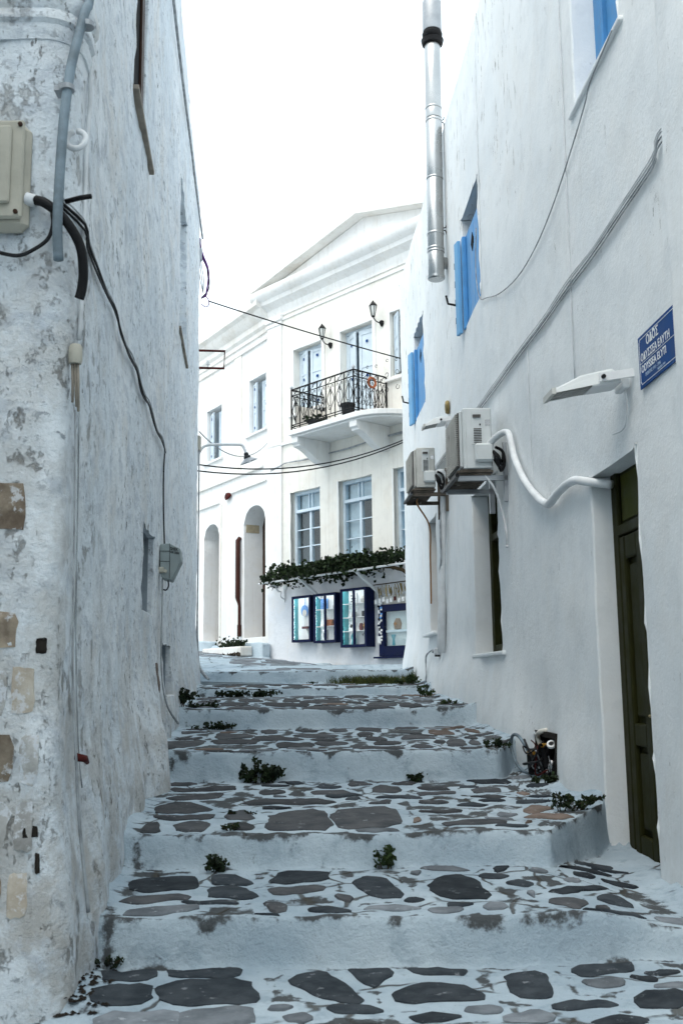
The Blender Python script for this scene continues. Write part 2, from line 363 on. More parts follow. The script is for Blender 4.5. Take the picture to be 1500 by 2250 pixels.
def glass(name, clear=.75, tint=(.9, .95, .97)):
    m = bpy.data.materials.new(name); m.use_nodes = True; nt = m.node_tree; nt.nodes.clear(); g = G(nt)
    out = g.n('ShaderNodeOutputMaterial'); mx = g.n('ShaderNodeMixShader'); t = g.n('ShaderNodeBsdfTransparent'); gl = g.n('ShaderNodeBsdfGlossy')
    t.inputs[0].default_value = (*tint, 1); gl.inputs['Roughness'].default_value = .03
    wv = g.noise(g.pos(), 3.0, 2); g.L(g.bump(wv, .05, .02), gl.inputs['Normal'])
    fr = g.n('ShaderNodeLayerWeight'); fr.inputs['Blend'].default_value = .5
    g.L(g.math('ADD', g.math('MULTIPLY', g.math('POWER', fr.outputs['Facing'], 4.0), .40), 1 - clear), mx.inputs[0]); g.L(t.outputs[0], mx.inputs[1]); g.L(gl.outputs[0], mx.inputs[2]); g.L(mx.outputs[0], out.inputs[0]); return m
M['glass'] = glass('window_glass', .95)
M['caseglass'] = glass('case_glass', .985, (1, 1, 1))
def leafmat(name, a, b_):
    m, nt, bs = mat_new(name); g = G(nt); n1 = g.noise(g.pos(), 9, 4)
    g.L(g.mix(g.ramp(n1, .35, .65), a, b_), bs.inputs['Base Color']); bs.inputs['Roughness'].default_value = .7; bs.inputs['Specular IOR Level'].default_value = .2
    return m
M['leaf'] = leafmat('vine_leaf', (.004, .009, .003), (.016, .033, .008))
M['weed'] = leafmat('weed_leaf', (.007, .013, .007), (.020, .034, .012))
M['weed2'] = leafmat('fresh_weed_leaf', (.016, .030, .010), (.04, .065, .02))
M['grass'] = leafmat('grass_blade', (.025, .040, .010), (.085, .095, .028))
M['stem'] = paint('plant_stem', (.06, .045, .025), .8, .2)
M['dry'] = paint('dry_litter', (.05, .04, .03), .9, .4)
def emit(name, col, s):
    m = bpy.data.materials.new(name); m.use_nodes = True; nt = m.node_tree; nt.nodes.clear(); g = G(nt)
    out = g.n('ShaderNodeOutputMaterial'); e = g.n('ShaderNodeEmission'); e.inputs[0].default_value = (*col, 1); e.inputs[1].default_value = s; g.L(e.outputs[0], out.inputs[0]); return m
M['led'] = emit('led_strip', (.88, .97, 1.0), 8.0)
M['bulb'] = paint('glass_bulb', (.85, .87, .85), .1, .02)
M['lampglass'] = paint('frosted_lamp_glass', (.62, .64, .62), .25, .05)
# ---------------------------------------------------------------- ground shape
RISER_Y = [1.70, 3.25, 4.82, 5.915, 8.285, 10.92, 14.35, 16.35]
RISER_H = [0.19, 0.20, 0.209, 0.172, 0.226, 0.190, 0.105, 0.205]
def smooth(a, b, x):
    if a == b: return 0.0 if x < a else 1.0
    t = min(1.0, max(0.0, (x - a) / (b - a))); return t * t * (3 - 2 * t)
def riser_y(k, x):
    y = RISER_Y[k] + 0.018 * math.sin(3.1 * x + k * 1.7) + 0.012 * math.sin(8.3 * x + k * 2.9)
    if k == 3 and x > 1.12: y += (x - 1.12) * 1.75
    if k == 4: y += 0.80 * smooth(1.18, 1.50, x)
    if k == 3: y += -0.03 * smooth(0.7, 1.05, x) * (1 - smooth(1.1, 1.3, x))
    if k == 2: y += 0.05 * smooth(0.9, 1.6, x)
    return y
def wall_x_left(y):  return -0.75 - 0.0947 * y
def wall_x_right(y): return 2.023 - 0.05083 * y
def ground_base(x, y, rough=True):
    z = -0.39
    for k in range(8):
        yk = riser_y(k, x)
        if rough: yk += 0.020 * noise.noise((x * 5.1, k * 7.3, 0.0)) + 0.008 * noise.noise((x * 13.0, k * 3.3, 4.0))
        z += RISER_H[k] * smooth(yk - 0.022, yk + 0.040, y)
    if y > 4.85: z += 0.025 * (min(y, 16.35) - 4.85)
    drop = smooth(1.0, 1.66, x) * smooth(4.84, 4.90, y)
    y3 = riser_y(3, x)
    z -= 0.105 * drop * (1 - smooth(y3 - 0.022, y3 + 0.040, y))
    if y > 16.0: z += -0.1 * x * smooth(16.4, 20.5, y) + 0.024 * max(0.0, y - 16.5) * smooth(0.9, -0.9, x)
    return z
def ground_z(x, y, rough=True):
    z = ground_base(x, y, rough)
    if y < 18.5:
        dl = x - wall_x_left(y); dr = wall_x_right(y) - x
        if 4.24 < y < 16.3:
            fl = 0.11 * (0.7 + 0.5 * noise.noise((y * 1.3, 3.0, 1.0))) if rough else 0.09
            z += fl * math.exp(-max(dl, 0) / 0.08)
        fr = 0.11 + 0.05 * smooth(6.9, 8.3, y) * (1 - smooth(10.6, 11.5, y)) + 0.06 * smooth(11.5, 14, y)
        if y < 6.9: fr = 0.03 if y > 5.75 else 0.08
        fr *= 1 - .85 * math.exp(-((y - 8.25) / .40) ** 2)
        if rough: fr *= 0.8 + 0.6 * noise.noise((y * 1.7, 8.0, 2.0))
        z += fr * math.exp(-max(dr, 0) / 0.09)
    if rough:
        z += 0.015 * noise.noise((x * 1.9, y * 1.9, z * 1.5)) + 0.010 * noise.noise((x * 6.5, y * 6.5, z * 5)) + 0.0045 * noise.noise((x * 15, y * 15, z * 11))
    return z
STONES = [
('d',[(-1.061,4.772),(-0.844,4.812),(-0.83,4.668),(-1.001,4.616)]),
('d',[(-0.769,4.812),(-0.476,4.832),(-0.469,4.716),(-0.507,4.66),(-0.732,4.672)]),
('d',[(-1.021,4.496),(-0.829,4.596),(-0.786,4.336),(-0.985,4.268)]),
('d',[(-0.756,4.588),(-0.427,4.628),(-0.367,4.376),(-0.38,4.316),(-0.715,4.32)]),
('g',[(-0.94,4.188),(-0.67,4.236),(-0.634,4.04),(-0.915,4.008)]),
('g',[(-0.635,4.232),(-0.381,4.232),(-0.355,4.032),(-0.605,4.04)]),
('d',[(-0.411,4.832),(-0.299,4.816),(-0.33,4.764),(-0.39,4.772)]),
('d',[(-1.091,5.66),(-0.817,5.752),(-0.771,5.556),(-0.776,5.428),(-1.052,5.376)]),
('d',[(-0.707,5.748),(-0.555,5.74),(-0.489,5.544),(-0.676,5.544)]),
('d',[(-0.682,5.448),(-0.53,5.484),(-0.429,5.24),(-0.458,5.188),(-0.651,5.252)]),
('b',[(-1.053,5.116),(-1.024,5.236),(-0.771,5.28),(-0.78,5.16)]),
('g',[(-0.972,4.98),(-0.703,5.072),(-0.698,4.964),(-0.974,4.888)]),
('d',[(-0.388,5.592),(-0.338,5.76),(-0.121,5.804),(-0.092,5.552),(-0.361,5.548)]),
('b',[(-0.386,5.412),(-0.113,5.396),(-0.133,5.3),(-0.331,5.248)]),
('b',[(-0.384,5.08),(-0.31,5.088),(-0.26,4.944),(-0.331,4.92)]),
('b',[(-1.365,8.044),(-1.265,8.284),(-1.123,8.16),(-1.226,8.036)]),
('b',[(-1.257,7.904),(-0.846,8.016),(-0.825,7.82),(-1.216,7.752)]),
('b',[(-1.242,7.468),(-0.874,7.66),(-0.905,7.38),(-1.148,7.328)]),
('b',[(-1.24,7.012),(-1.092,7.264),(-0.842,6.876),(-1.169,6.732)]),
('b',[(-1.156,6.504),(-1.105,6.608),(-0.826,6.684),(-0.852,6.504),(-1.063,6.444)]),
('b',[(-1.147,5.992),(-1.15,6.248),(-1.095,6.312),(-1.057,6.064)]),
('b',[(-1.003,6.328),(-0.838,6.4),(-0.792,6.252),(-0.811,6.096),(-0.931,6.08)]),
('b',[(-0.71,6.412),(-0.727,6.632),(-0.69,6.816),(-0.631,6.812),(-0.556,6.444)]),
('b',[(-0.689,6.288),(-0.541,6.276),(-0.539,6.096),(-0.656,6.104)]),
('b',[(-0.907,8.252),(-0.677,8.252),(-0.791,8.148)]),
('b',[(-0.615,7.8),(-0.441,7.812),(-0.464,7.64),(-0.595,7.652)]),
('b',[(-0.649,7.168),(-0.588,7.36),(-0.258,7.332),(-0.084,7.176),(-0.173,7.044),(-0.607,7.028)]),
('b',[(-0.445,6.228),(-0.444,6.612),(-0.167,6.804),(-0.086,6.128),(-0.409,6.096)]),
('b',[(-0.238,7.708),(-0.024,7.788),(0.033,7.62),(-0.185,7.556)]),
('d',[(-0.511,8.268),(-0.313,8.172),(-0.367,8.016),(-0.479,8.188)]),
('d',[(-0.233,4.588),(-0.189,4.7),(-0.102,4.74),(-0.019,4.592),(0.044,4.376),(0.028,4.32),(-0.05,4.344),(-0.133,4.444)]),
('d',[(-0.003,4.8),(0.167,4.804),(0.186,4.688),(0.119,4.56),(0.063,4.612)]),
('d',[(0.276,4.804),(0.475,4.788),(0.515,4.748),(0.482,4.676),(0.3,4.72)]),
('d',[(0.203,4.444),(0.269,4.536),(0.467,4.544),(0.533,4.4),(0.515,4.328),(0.219,4.324)]),
('d',[(0.677,4.652),(0.832,4.68),(0.834,4.42),(0.8,4.344),(0.667,4.38)]),
('d',[(0.969,4.728),(1.04,4.824),(1.23,4.82),(1.207,4.68),(1.017,4.636)]),
('d',[(1.126,4.304),(1.209,4.372),(1.333,4.364),(1.278,4.196),(1.133,4.204)]),
('d',[(0.914,4.052),(0.99,4.088),(1.095,4.072),(1.094,4.008),(0.91,4.0)]),
('g',[(0.59,4.116),(0.715,4.152),(0.77,4.124),(0.726,4.032),(0.594,4.036)]),
('d',[(0.05,5.516),(0.109,5.688),(0.191,5.616),(0.279,5.208),(0.143,5.212),(0.068,5.336)]),
('d',[(0.411,5.344),(0.5,5.628),(0.588,5.68),(0.643,5.54),(0.692,5.184),(0.467,5.172)]),
('d',[(0.803,5.84),(0.894,5.904),(0.856,5.748),(0.796,5.708)]),
('d',[(1.001,5.288),(1.304,5.58),(1.341,5.564),(1.083,5.256)]),
('b',[(0.969,5.124),(1.062,5.156),(1.128,5.072),(1.039,4.908),(0.962,5.036)]),
('d',[(1.199,5.212),(1.335,5.384),(1.376,5.188),(1.272,5.14)]),
('d',[(1.076,4.876),(1.315,4.984),(1.36,4.964),(1.152,4.876)]),
('b',[(1.147,4.996),(1.198,5.056),(1.21,4.98),(1.141,4.908)]),
('g',[(0.874,5.26),(0.92,5.268),(0.903,5.176)]),
('b',[(-0.055,5.224),(0.044,5.172),(-0.0,5.084)]),
('g',[(0.34,5.732),(0.402,5.756),(0.377,5.652)]),
('b',[(-0.022,6.796),(0.293,6.888),(0.32,6.296),(0.215,6.184),(-0.008,6.136),(-0.077,6.54)]),
('b',[(0.028,8.14),(0.099,8.28),(0.216,8.028),(0.061,7.96)]),
('b',[(0.209,7.792),(0.282,7.956),(0.403,7.84),(0.382,7.592),(0.22,7.604)]),
('b',[(0.528,7.828),(0.618,7.912),(0.764,7.768),(0.633,7.692)]),
('b',[(0.526,7.576),(0.789,7.616),(0.739,7.44),(0.532,7.436)]),
('b',[(0.331,8.112),(0.556,8.232),(0.486,7.964)]),
('d',[(0.955,8.256),(1.212,8.256),(1.236,7.964),(0.998,7.972)]),
('b',[(0.925,7.724),(1.118,7.748),(1.083,7.516),(0.907,7.52)]),
('b',[(0.496,7.16),(0.695,7.164),(0.635,7.012),(0.494,7.024)]),
('b',[(0.143,7.052),(0.321,7.172),(0.277,7.028)]),
('b',[(0.481,6.756),(0.728,6.776),(0.701,6.664),(0.49,6.68)]),
('b',[(0.592,6.276),(0.718,6.328),(0.925,6.276),(0.897,6.176),(0.595,6.172)]),
('r',[(1.109,6.724),(1.234,6.94),(1.336,6.788),(1.166,6.644)]),
('r',[(1.076,6.452),(1.208,6.572),(1.379,6.456),(1.251,6.368)]),
('r',[(1.199,7.484),(1.264,7.536),(1.303,7.444),(1.241,7.408)]),
('b',[(0.835,7.316),(1.101,7.32),(1.024,7.22)]),
('r',[(1.037,6.188),(1.071,6.268),(1.078,6.2)]),
('r',[(0.401,6.416),(0.448,6.5),(0.453,6.372),(0.406,6.292)]),
('b',[(-1.494,8.676),(-1.523,8.952),(-1.339,9.552),(-1.241,9.368),(-1.244,8.976),(-1.437,8.676)]),
('b',[(-1.456,8.404),(-1.46,8.508),(-1.411,8.724),(-1.389,8.768),(-1.387,8.66),(-1.439,8.424)]),
('b',[(-1.519,9.552),(-1.514,9.776),(-1.358,9.944),(-1.326,9.876),(-1.345,9.728),(-1.48,9.54)]),
('b',[(-1.558,10.22),(-1.554,10.424),(-1.418,10.548),(-1.364,10.464),(-1.386,10.332),(-1.53,10.14)]),
('b',[(-1.587,10.716),(-1.581,10.888),(-1.484,10.904),(-1.44,10.9),(-1.468,10.784),(-1.544,10.692)]),
('b',[(-1.335,10.888),(-1.288,10.888),(-1.074,10.888),(-0.997,10.876),(-1.046,10.828),(-1.314,10.856)]),
('b',[(-1.2,9.972),(-1.201,10.2),(-0.929,10.064),(-0.857,9.956),(-0.873,9.716),(-1.127,9.748)]),
('b',[(-1.152,9.316),(-1.148,9.54),(-0.809,9.416),(-0.763,9.34),(-0.79,9.068),(-1.058,9.096)]),
('b',[(-0.813,9.564),(-0.794,9.812),(-0.418,9.648),(-0.38,9.568),(-0.438,9.276),(-0.692,9.312)]),
('b',[(-0.811,10.356),(-0.804,10.6),(-0.687,10.508),(-0.655,10.412),(-0.669,10.1),(-0.757,10.112)]),
('b',[(-0.562,8.936),(-0.551,9.128),(-0.299,9.064),(-0.265,8.904),(-0.29,8.712),(-0.507,8.74)]),
('b',[(-0.46,9.94),(-0.405,10.116),(-0.145,10.02),(-0.064,9.856),(-0.11,9.712),(-0.403,9.756)]),
('b',[(-0.291,9.444),(-0.264,9.632),(-0.12,9.588),(-0.061,9.388),(-0.104,9.232),(-0.27,9.256)]),
('b',[(-0.479,10.612),(-0.461,10.836),(-0.317,10.696),(-0.265,10.504),(-0.29,10.364),(-0.421,10.384)]),
('b',[(-0.138,10.572),(-0.131,10.784),(0.001,10.752),(0.025,10.436),(0.016,10.348),(-0.114,10.368)]),
('b',[(-0.228,9.004),(-0.21,9.152),(0.007,9.104),(0.02,9.024),(-0.022,8.828),(-0.173,8.848)]),
('b',[(0.12,10.66),(0.168,10.912),(0.317,10.764),(0.369,10.708),(0.343,10.328),(0.167,10.356)]),
('b',[(0.133,9.936),(0.153,10.176),(0.256,10.136),(0.277,9.992),(0.241,9.688),(0.145,9.704)]),
('b',[(0.076,8.592),(0.172,8.716),(0.404,8.644),(0.472,8.556),(0.425,8.416),(0.164,8.448)]),
('b',[(0.199,9.448),(0.232,9.612),(0.37,9.528),(0.373,9.372),(0.359,9.264),(0.227,9.284)]),
('b',[(0.26,9.052),(0.318,9.172),(0.468,9.116),(0.48,9.052),(0.448,8.9),(0.273,8.924)]),
('b',[(0.526,9.516),(0.558,9.668),(0.754,9.544),(0.811,9.404),(0.739,9.332),(0.537,9.364)]),
('b',[(0.557,8.708),(0.606,8.856),(0.701,8.82),(0.726,8.66),(0.687,8.544),(0.588,8.556)]),
('r',[(0.814,10.2),(0.853,10.416),(0.996,10.236),(1.027,9.98),(0.989,9.916),(0.838,9.976)]),
('b',[(0.773,9.084),(0.803,9.196),(0.846,9.132),(0.864,9.092),(0.845,8.952),(0.778,8.964)]),
('b',[(0.94,8.528),(0.973,8.656),(1.082,8.572),(1.106,8.5),(1.052,8.36),(0.947,8.396)]),
('b',[(1.07,9.4),(1.096,9.512),(1.161,9.364),(1.171,9.292),(1.143,9.192),(1.068,9.268)]),
('b',[(1.057,8.948),(1.08,9.048),(1.143,8.98),(1.137,8.876),(1.11,8.8),(1.054,8.84)]),
('b',[(0.872,8.972),(0.918,9.192),(1.03,9.132),(1.009,8.872),(0.972,8.72),(0.866,8.748)]),
('b',[(0.528,10.808),(0.574,10.896),(0.726,10.884),(0.738,10.732),(0.686,10.644),(0.535,10.672)]),
('b',[(-1.86,13.332),(-1.866,13.696),(-1.738,13.952),(-1.672,13.736),(-1.709,13.592),(-1.823,13.296)]),
('b',[(-1.758,12.704),(-1.741,13.072),(-1.578,13.16),(-1.523,12.984),(-1.553,12.768),(-1.694,12.64)]),
('b',[(-1.237,11.192),(-1.188,11.52),(-0.851,11.276),(-0.805,11.052),(-0.835,10.96),(-1.108,10.928)]),
('b',[(-1.305,13.12),(-1.297,13.516),(-1.102,13.312),(-0.996,12.892),(-1.026,12.68),(-1.21,12.728)]),
('b',[(-0.745,13.012),(-0.731,13.368),(-0.599,13.268),(-0.537,12.88),(-0.569,12.628),(-0.71,12.664)]),
('b',[(-0.529,12.68),(-0.432,13.028),(-0.126,12.94),(0.006,12.54),(-0.102,12.22),(-0.465,12.308)]),
('b',[(-0.896,11.944),(-0.879,12.296),(-0.455,12.12),(-0.418,11.908),(-0.428,11.5),(-0.809,11.588)]),
('b',[(-0.232,13.472),(-0.209,13.712),(-0.04,13.528),(-0.008,13.456),(-0.046,13.188),(-0.175,13.22)]),
('b',[(0.008,13.904),(0.084,14.224),(0.288,14.148),(0.319,13.732),(0.274,13.508),(0.055,13.568)]),
('b',[(0.034,12.36),(0.055,12.652),(0.192,12.484),(0.223,12.188),(0.203,12.036),(0.079,12.064)]),
('b',[(-0.42,11.256),(-0.315,11.524),(0.046,11.36),(0.079,11.092),(-0.033,10.984),(-0.375,10.968)]),
('b',[(0.103,11.116),(0.143,11.372),(0.473,11.16),(0.515,10.944),(0.461,10.94),(0.139,10.964)]),
('b',[(0.518,13.508),(0.585,13.768),(0.769,13.56),(0.805,13.288),(0.755,13.14),(0.548,13.224)]),
('b',[(0.614,11.436),(0.654,11.708),(0.838,11.592),(0.83,11.26),(0.791,11.112),(0.615,11.164)]),
('b',[(0.69,10.952),(0.719,11.088),(0.878,10.944),(0.938,10.932),(0.903,10.932),(0.703,10.944)]),
('b',[(0.266,11.748),(0.33,12.004),(0.538,11.896),(0.579,11.732),(0.535,11.428),(0.309,11.48)]),
('b',[(0.807,12.436),(0.866,12.64),(1.026,12.452),(1.031,12.144),(0.974,12.104),(0.852,12.188)]),
('b',[(-1.449,12.356),(-1.44,12.648),(-1.155,12.488),(-1.113,12.288),(-1.155,12.032),(-1.339,12.064)]),
('b',[(-1.935,15.6),(-1.89,16.044),(-1.61,15.896),(-1.499,15.76),(-1.535,15.328),(-1.843,15.344)]),
('b',[(-1.42,15.292),(-1.405,15.72),(-1.179,15.436),(-1.088,14.94),(-1.128,14.776),(-1.351,14.856)]),
('b',[(-0.852,14.88),(-0.78,15.272),(-0.531,15.128),(-0.444,14.568),(-0.532,14.408),(-0.791,14.464)]),
('b',[(-0.437,15.472),(-0.428,15.808),(-0.171,15.54),(-0.091,15.236),(-0.118,15.028),(-0.409,15.136)]),
('b',[(0.043,14.76),(0.076,15.168),(0.408,14.896),(0.437,14.764),(0.349,14.38),(0.065,14.364)]),
('r',[(0.943,10.892),(0.964,10.896),(1.197,10.892),(1.214,10.692),(1.17,10.564),(0.983,10.88)]),
('r',[(1.175,10.296),(1.202,10.4),(1.268,10.072),(1.262,9.908),(1.244,9.888),(1.172,10.116)]),
]
# ---------------------------------------------------------------- frames of the walls: (along, height, outwards) -> world
def dvec(a): return Vector((-math.sin(rad(a)), math.cos(rad(a)), 0))
class Path:
    """a wall line in plan; side = +1: the street lies to the left of the walking direction, -1: to the right"""
    def __init__(s, pts, s0, side):
        s.p = [Vector((x, y, 0)) for x, y in pts]; s.side = side; s.c = [s0]
        for i in range(1, len(s.p)): s.c.append(s.c[-1] + (s.p[i] - s.p[i - 1]).length)
        sn = []
        for i in range(len(s.p) - 1):
            d = (s.p[i + 1] - s.p[i]).normalized(); sn.append(Vector((-d.y, d.x, 0)) * side)
        s.n = [sn[0]] + [(sn[i - 1] + sn[i]).normalized() for i in range(1, len(sn))] + [sn[-1]]
    def __call__(s, a, z, d=0.0):
        c = s.c; i = 0
        while i < len(c) - 2 and a > c[i + 1]: i += 1
        t = (a - c[i]) / (c[i + 1] - c[i]); p = s.p[i].lerp(s.p[i + 1], t)
        tt = min(1, max(0, t)); n = s.n[i].lerp(s.n[i + 1], tt)
        n = n.normalized() if n.length > 1e-6 else n
        return Vector((p.x + n.x * d, p.y + n.y * d, z))
def shift(pts, s_at, path_s):  # helper to line up the arc length with a wall coordinate
    return s_at - path_s
def lw_xy(s, d=0.0):
    D = dvec(5.41); n = Vector((D.y, -D.x, 0)); p = Vector((-.75, 0, 0)) + D * s + n * d; return (p.x, p.y)
def rw_xy(s, d=0.0):
    D = dvec(2.91); n = Vector((-D.y, D.x, 0)); p = Vector((2.023, 0, 0)) + D * s + n * d; return (p.x, p.y)
def build_left():
    s_c = 4.34; r = .13; D = dvec(5.41); n = Vector((D.y, -D.x, 0))
    p1 = Vector((*lw_xy(s_c), 0)); cen = p1 - n * r; a0 = math.atan2(-1, 0); a1 = math.atan2(n.y, n.x)
    arc = [(cen.x + r * math.cos(a0 + (a1 - a0) * k / 6), cen.y + r * math.sin(a0 + (a1 - a0) * k / 6)) for k in range(7)]
    s_e = 16.10; p2 = Vector((*lw_xy(s_e), 0)); cen2 = p2 - n * .12; b1 = a1 + rad(95.4 - 2)
    arc2 = [(cen2.x + .12 * math.cos(a1 + (b1 - a1) * k / 6), cen2.y + .12 * math.sin(a1 + (b1 - a1) * k / 6)) for k in range(7)]
    pts = [(arc[0][0] - 4.2, arc[0][1])] + arc + arc2 + [(arc2[-1][0] - 5, arc2[-1][1] + .3)]
    ln = 4.2 + sum((Vector(arc[k + 1]) - Vector(arc[k])).length for k in range(6))
    return Path(pts, s_c - ln, -1)
LP = build_left()
def build_right():
    D = dvec(2.91); n = Vector((-D.y, D.x, 0)); s_e = 18.05; p2 = Vector((*rw_xy(s_e), 0)); cen = p2 - n * .06
    a1 = math.atan2(n.y, n.x); arc = [(cen.x + .06 * math.cos(a1 - rad(88) * k / 4), cen.y + .06 * math.sin(a1 - rad(88) * k / 4)) for k in range(5)]
    return Path([rw_xy(-9.0)] + arc + [(arc[-1][0] + 5, arc[-1][1])], -9.0, 1)
RP = build_right()
OG = Vector((-1.667, 23.681, 0)); DF = dvec(41.67); DG = dvec(31.0); NF = Vector((-DF.y, DF.x, 0)); NG = Vector((-DG.y, DG.x, 0))
def FP(t, z, d=0.0): p = OG - DF * t + NF * d; return Vector((p.x, p.y, z))
def GP(s, z, d=0.0): p = OG + DG * s + NG * d; return Vector((p.x, p.y, z))
def spread(a, b, step):
    n = max(1, int(math.ceil((b - a) / step - 1e-6))); return [a + (b - a) * i / n for i in range(n + 1)]
def merge_lines(base, extra, tol=.03):
    ex = sorted(set(round(e, 5) for e in extra)); out = [b for b in base if all(abs(b - e) > tol for e in ex)] + ex
    return sorted(out)
def wall_sheet(P, s0, s1, z0, z1, openings, disp, step=(.25, .25), thick=.35, cap=True, extra_s=(), extra_z=()):
    """openings: dicts s0,s1,z0,z1,depth,arch(rise). Returns a B with the wall face, its reveals and its top"""
    es = [s0, s1, *extra_s]; ez = [z0, z1, *extra_z]
    for o in openings:
        es += [o['s0'], o['s1']]; ez += [o['z0'], o['z1']]
        if o.get('arch'): es += [o['s0'] + (o['s1'] - o['s0']) * k / 10 for k in range(11)]
    S = merge_lines(spread(s0, s1, step[0]), es); Z = merge_lines(spread(z0, z1, step[1]), ez)
    b = B(); vid = {}
    def V(s, z, d=0.0):
        key = (round(s, 5), round(z, 5), round(d, 4))
        if key not in vid: vid[key] = len(b.v); b.v.append(tuple(P(s, z, disp(s, z) + d)))
        return vid[key]
    def arc_z(o, s):
        if not o.get('arch'): return o['z1']
        u = (s - (o['s0'] + o['s1']) / 2) / ((o['s1'] - o['s0']) / 2); u = max(-1, min(1, u))
        return o['z1'] - .015 - o['arch'] * (1 - math.sqrt(max(0, 1 - u * u)) ** 1.0) * .985
    def inside(sm, zm):
        for o in openings:
            if o['s0'] < sm < o['s1'] and o['z0'] < zm < o['z1']: return o
    for i in range(len(S) - 1):
        for j in range(len(Z) - 1):
            if inside((S[i] + S[i + 1]) / 2, (Z[j] + Z[j + 1]) / 2): continue
            b.f.append((V(S[i], Z[j]), V(S[i + 1], Z[j]), V(S[i + 1], Z[j + 1]), V(S[i], Z[j + 1])))
    for o in openings:
        d = -o['depth']; ss = [s for s in S if o['s0'] - 1e-6 <= s <= o['s1'] + 1e-6]; zt = o['z1'] if not o.get('arch') else arc_z(o, o['s0'])
        zz = [z for z in Z if o['z0'] - 1e-6 <= z <= zt + 1e-6]
        if abs(zz[-1] - zt) > 1e-4: zz.append(zt)
        for s in (o['s0'], o['s1']):
            for k in range(len(zz) - 1): b.f.append((V(s, zz[k]), V(s, zz[k + 1]), V(s, zz[k + 1], d), V(s, zz[k], d)))
        for k in range(len(ss) - 1):
            b.f.append((V(ss[k], o['z0']), V(ss[k + 1], o['z0']), V(ss[k + 1], o['z0'], d), V(ss[k], o['z0'], d)))
            a, c = arc_z(o, ss[k]), arc_z(o, ss[k + 1])
            b.f.append((V(ss[k], a), V(ss[k + 1], c), V(ss[k + 1], c, d), V(ss[k], a, d)))
            if o.get('arch'): b.f.append((V(ss[k], a), V(ss[k + 1], c), V(ss[k + 1], o['z1']), V(ss[k], o['z1'])))
    if cap:
        for i in range(len(S) - 1): b.f.append((V(S[i], z1), V(S[i + 1], z1), V(S[i + 1], z1, -thick), V(S[i], z1, -thick)))
    return b
def roof_block(P, s0, s1, z, depth, inset=.03, n=1):
    """flat roof, closed back and ends behind a wall line"""
    b = B(); ss = spread(s0, s1, 40)
    for i in range(len(ss) - 1):
        a, c = ss[i], ss[i + 1]
        q = [P(a, z, -inset), P(c, z, -inset), P(c, z, -depth), P(a, z, -depth), P(a, -1.2, -inset), P(c, -1.2, -inset), P(c, -1.2, -depth), P(a, -1.2, -depth)]
        b.add([tuple(v) for v in q], [(0, 1, 2, 3), (3, 2, 6, 7), (0, 3, 7, 4), (1, 5, 6, 2)])
    return b
def lining(P, o, mat, parent, name, d1=-.035):
    b = B(P); d = -o['depth'] + .01; b.box(o['s1'] - .012, o['s1'] + .03, o['z0'] - .03, o['z1'] + .03, d, d1); b.box(o['s0'] - .03, o['s0'] + .012, o['z0'] - .03, o['z1'] + .03, d, d1)
    b.box(o['s0'] + .012, o['s1'] - .012, o['z1'] - .012, o['z1'] + .03, d, d1); b.box(o['s0'] + .012, o['s1'] - .012, o['z0'] - .03, o['z0'] + .012, d, d1); return make(name, b, mat, parent)
# ---------------------------------------------------------------- the stepped lane
SOUT = empty('stairway', (0, 4.8, 0), 'whitewashed stepped lane paved with dark irregular stones between the white houses', 'stairway', kind='structure')
def x_range(y):
    xl = wall_x_left(y) - .22; xr = wall_x_right(y) + .26
    xl -= .30 if y < 5 else 0
    if y < 4.02: xl = -5.2
    if y > 16.16: xl = -9.0
    if y > 18.1: xr = 6.0
    return xl, xr
NX = 118
STONE_LIST = [(t, p) for t, p in STONES]
def poly_grow(p, k):
    cx = sum(q[0] for q in p) / len(p); cy = sum(q[1] for q in p) / len(p); return [(cx + (x - cx) * k, cy + (y - cy) * k) for x, y in p]
STONE_LIST = [(t, poly_grow(p, 1.15 if p[0][1] < 6.3 else 1.14)) for t, p in STONE_LIST]
def poly_dist(p, x, y):
    ins = False; d = 9.0; n = len(p)
    for i in range(n):
        x0, y0 = p[i]; x1, y1 = p[(i + 1) % n]
        if (y0 > y) != (y1 > y) and x < (x1 - x0) * (y - y0) / (y1 - y0) + x0: ins = not ins
        ex, ey = x1 - x0, y1 - y0; L2 = ex * ex + ey * ey or 1e-9; t = max(0, min(1, ((x - x0) * ex + (y - y0) * ey) / L2))
        d = min(d, math.hypot(x - x0 - ex * t, y - y0 - ey * t))
    return -d if ins else d
BOXES = []
def add_box_of(p): BOXES.append((min(q[0] for q in p), max(q[0] for q in p), min(q[1] for q in p), max(q[1] for q in p), p))
for t, p in STONE_LIST: add_box_of(p)
def stone_dist(x, y, r=.30):
    d = r
    for x0, x1, y0, y1, p in BOXES:
        if x0 - d < x < x1 + d and y0 - d < y < y1 + d: d = min(d, poly_dist(p, x, y))
    return d
